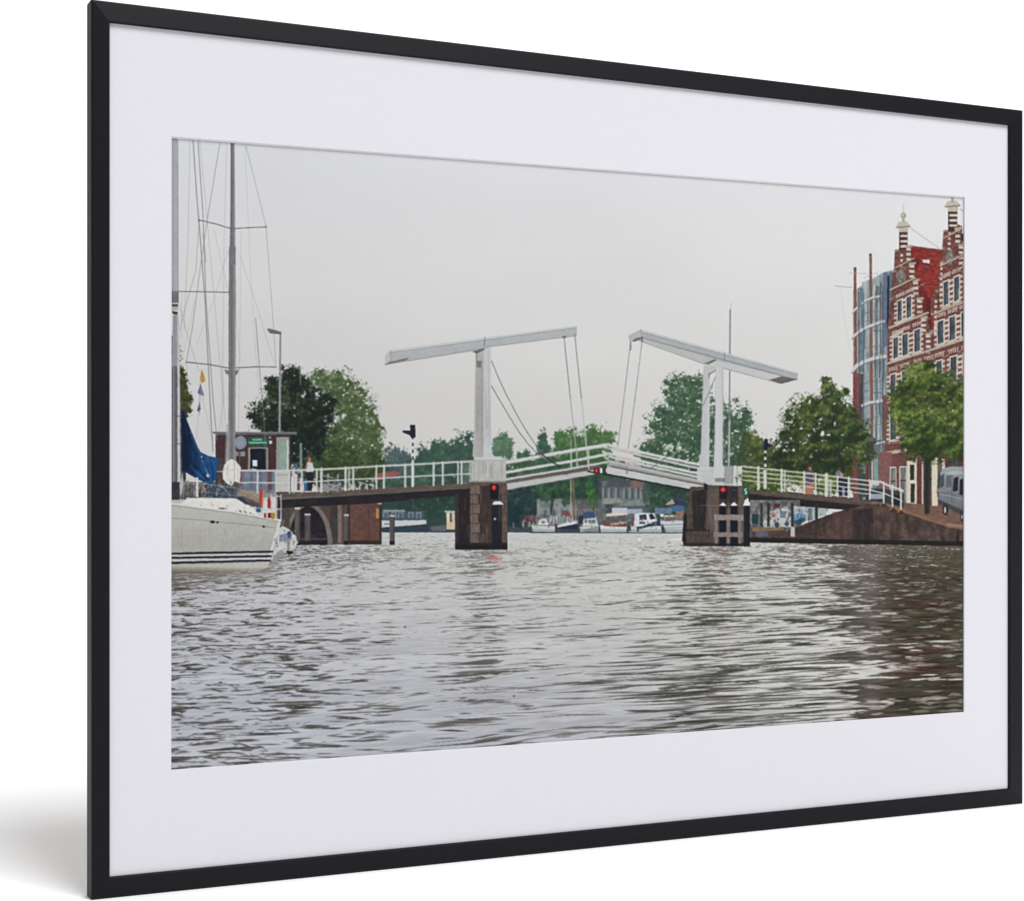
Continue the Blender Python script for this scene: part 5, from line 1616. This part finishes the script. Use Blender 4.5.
vs += [(bl[0] + b2, yb, bl[1] + b2), (br[0] - b4, yb, br[1] + b2), (tr[0] - b4, yb, tr[1] - b3), (tl[0] + b2, yb, tl[1] - b3)]
fs = []
for i in range(4):
    j = (i + 1) % 4
    fs.append((i, j, 4 + j, 4 + i))
    fs.append((4 + i, 4 + j, 8 + j, 8 + i))
mat = mesh_object("mat_board", vs, fs, M_MAT, framed)
tag(mat, "wide white mat with a bevelled opening")

# backing board closing the frame
y0, y1 = FD - .005, FD - .002
x0, x1, z0, z1 = L + .006, R - .006, B + .006, T - .006
vs = [(x, y, z) for y in (y0, y1) for (x, z) in ((x0, z0), (x1, z0), (x1, z1), (x0, z1))]
fs = [(0, 1, 2, 3), (4, 5, 6, 7)] + [(i, (i + 1) % 4, 4 + (i + 1) % 4, 4 + i) for i in range(4)]
mesh_object("backing_board", vs, fs, M_BACK, framed)

# ink of the print: one colour per cell, the sheet cut along the outlines of what it shows
M_INK = bpy.data.materials.new("printed_photo_paper")
M_INK.use_nodes = True
nt = M_INK.node_tree
bs = nt.nodes["Principled BSDF"]
bs.inputs["Roughness"].default_value = .8
bs.inputs["Specular IOR Level"].default_value = .12
at = nt.nodes.new("ShaderNodeAttribute")
at.attribute_name = "ink"
nt.links.new(at.outputs["Color"], bs.inputs["Base Color"])

NX, NZ = 1480, 950
gx = np.linspace(ox0 - .002, ox1 + .002, NX + 1)
gz = np.linspace(oz0 - .002, oz1 + .002, NZ + 1)
cx, cz = np.meshgrid((gx[:-1] + gx[1:]) / 2, (gz[:-1] + gz[1:]) / 2)
px, py = to_ruler(cx, np.full_like(cx, Y_PRINT), cz)
u = np.clip((px - X0) * S - .5, 0, CW - 1.001)
v = np.clip((py - Y0) * S - .5, 0, CH - 1.001)
ui, vi = u.astype(int), v.astype(int)
fu, fv = (u - ui)[..., None], (v - vi)[..., None]
colr = (ink[vi, ui] * (1 - fu) + ink[vi, ui + 1] * fu) * (1 - fv) + (ink[vi + 1, ui] * (1 - fu) + ink[vi + 1, ui + 1] * fu) * fv
INK_GAIN = .77                              # paper white against the studio light
alb = np.ones((NZ, NX, 4), np.float32)
alb[..., :3] = srgb_lin(colr) * np.array([1.0, 1.0, 1.0]) * INK_GAIN
cid = ids[np.round(v).astype(int), np.round(u).astype(int)].ravel()
alb = alb.reshape(-1, 4)
quad = (np.arange(NZ)[:, None] * (NX + 1) + np.arange(NX)[None, :]).ravel()
quads = np.stack([quad, quad + 1, quad + NX + 2, quad + NX + 1], 1)
gxx, gzz = np.meshgrid(gx, gz)
allv = np.stack([gxx.ravel(), np.full(gxx.size, Y_PRINT), gzz.ravel()], 1).astype(np.float32)


def sheet(name, cells, parent, label):
    q = quads[cells]
    used, inv = np.unique(q, return_inverse=True)
    me = bpy.data.meshes.new(name)
    nf = len(cells)
    me.vertices.add(len(used))
    me.vertices.foreach_set("co", allv[used].ravel())
    me.loops.add(nf * 4)
    me.loops.foreach_set("vertex_index", inv.ravel().astype(np.int32))
    me.polygons.add(nf)
    me.polygons.foreach_set("loop_start", np.arange(0, nf * 4, 4, dtype=np.int32))
    me.update(calc_edges=True)
    a = me.attributes.new("ink", "FLOAT_COLOR", "FACE")
    a.data.foreach_set("color", alb[cells].ravel())
    me.materials.append(M_INK)
    o = bpy.data.objects.new(name, me)
    C.objects.link(o)
    o.parent = parent
    tag(o, label)
    return o


order = np.argsort(cid, kind="stable")
bounds = np.searchsorted(cid[order], np.arange(len(ELEMENTS) + 1))
sky_id = [i for i, e in enumerate(ELEMENTS) if e[0] == "printed_sky"][0]
groups = {i: order[bounds[i]:bounds[i + 1]] for i in range(len(ELEMENTS))}
small = [i for i in groups if len(groups[i]) < 6 and i != sky_id]
groups[sky_id] = np.concatenate([groups[sky_id]] + [groups[i] for i in small])
print_part = sheet("picture_print", groups[sky_id], framed, "photographic print of a drawbridge over a grey canal under a pale overcast sky")
for i, (nm, lab) in enumerate(ELEMENTS):
    if i != sky_id and i not in small and len(groups[i]):
        sheet(nm, groups[i], print_part, lab)

# ------------------------------------------------------------------ studio sweep, lamps
YW, RAD, XW = 4.6, 1.2, 6.0
prof = [(-1.5, 0.0), (YW - RAD, 0.0)]
for k in range(1, 17):
    a = k / 16 * math.pi / 2
    prof.append((YW - RAD + RAD * math.sin(a), RAD - RAD * math.cos(a)))
prof.append((YW, 4.0))
vs = [(x, y, z) for x in (-XW, XW) for (y, z) in prof]
n = len(prof)
sweep = mesh_object("backdrop_floor", vs, [(i, i + 1, n + i + 1, n + i) for i in range(n - 1)], M_WHITE, smooth=True)
sweep.location.z = B
tag(sweep, "seamless white studio sweep", None, "structure")


def lamp(name, loc, target, size, power, col=(1, 1, 1), size_y=None):
    d = bpy.data.lights.new(name, "AREA")
    d.energy = power
    d.color = col
    d.shape = "RECTANGLE" if size_y else "SQUARE"
    d.size = size
    if size_y:
        d.size_y = size_y
    o = bpy.data.objects.new(name, d)
    C.objects.link(o)
    o.location = loc
    o.rotation_euler = (Vector(target) - Vector(loc)).to_track_quat("-Z", "Y").to_euler()
    return o


key_dir = Vector((.375, -.414, .83)).normalized()
lamp("key_softbox", mid + Vector((0, 0, .3)) + key_dir * 8, mid + Vector((0, 0, .3)), 3.8, 775)
lamp("background_lamp", (0, 3.6, 3.8), (0, 4.6, 1.2), 5.0, 90, size_y=.5)

w = bpy.data.worlds.new("World")
bpy.context.scene.world = w
w.use_nodes = True
bg = w.node_tree.nodes["Background"]
bg.inputs[0].default_value = (.97, .98, 1.0, 1)
bg.inputs[1].default_value = .2

vw = bpy.context.scene.view_settings
vw.view_transform = "Standard"
vw.look = "None"
vw.exposure = 0
vw.gamma = 1
vw.use_curve_mapping = False
bpy.context.scene.cycles.max_bounces = 6
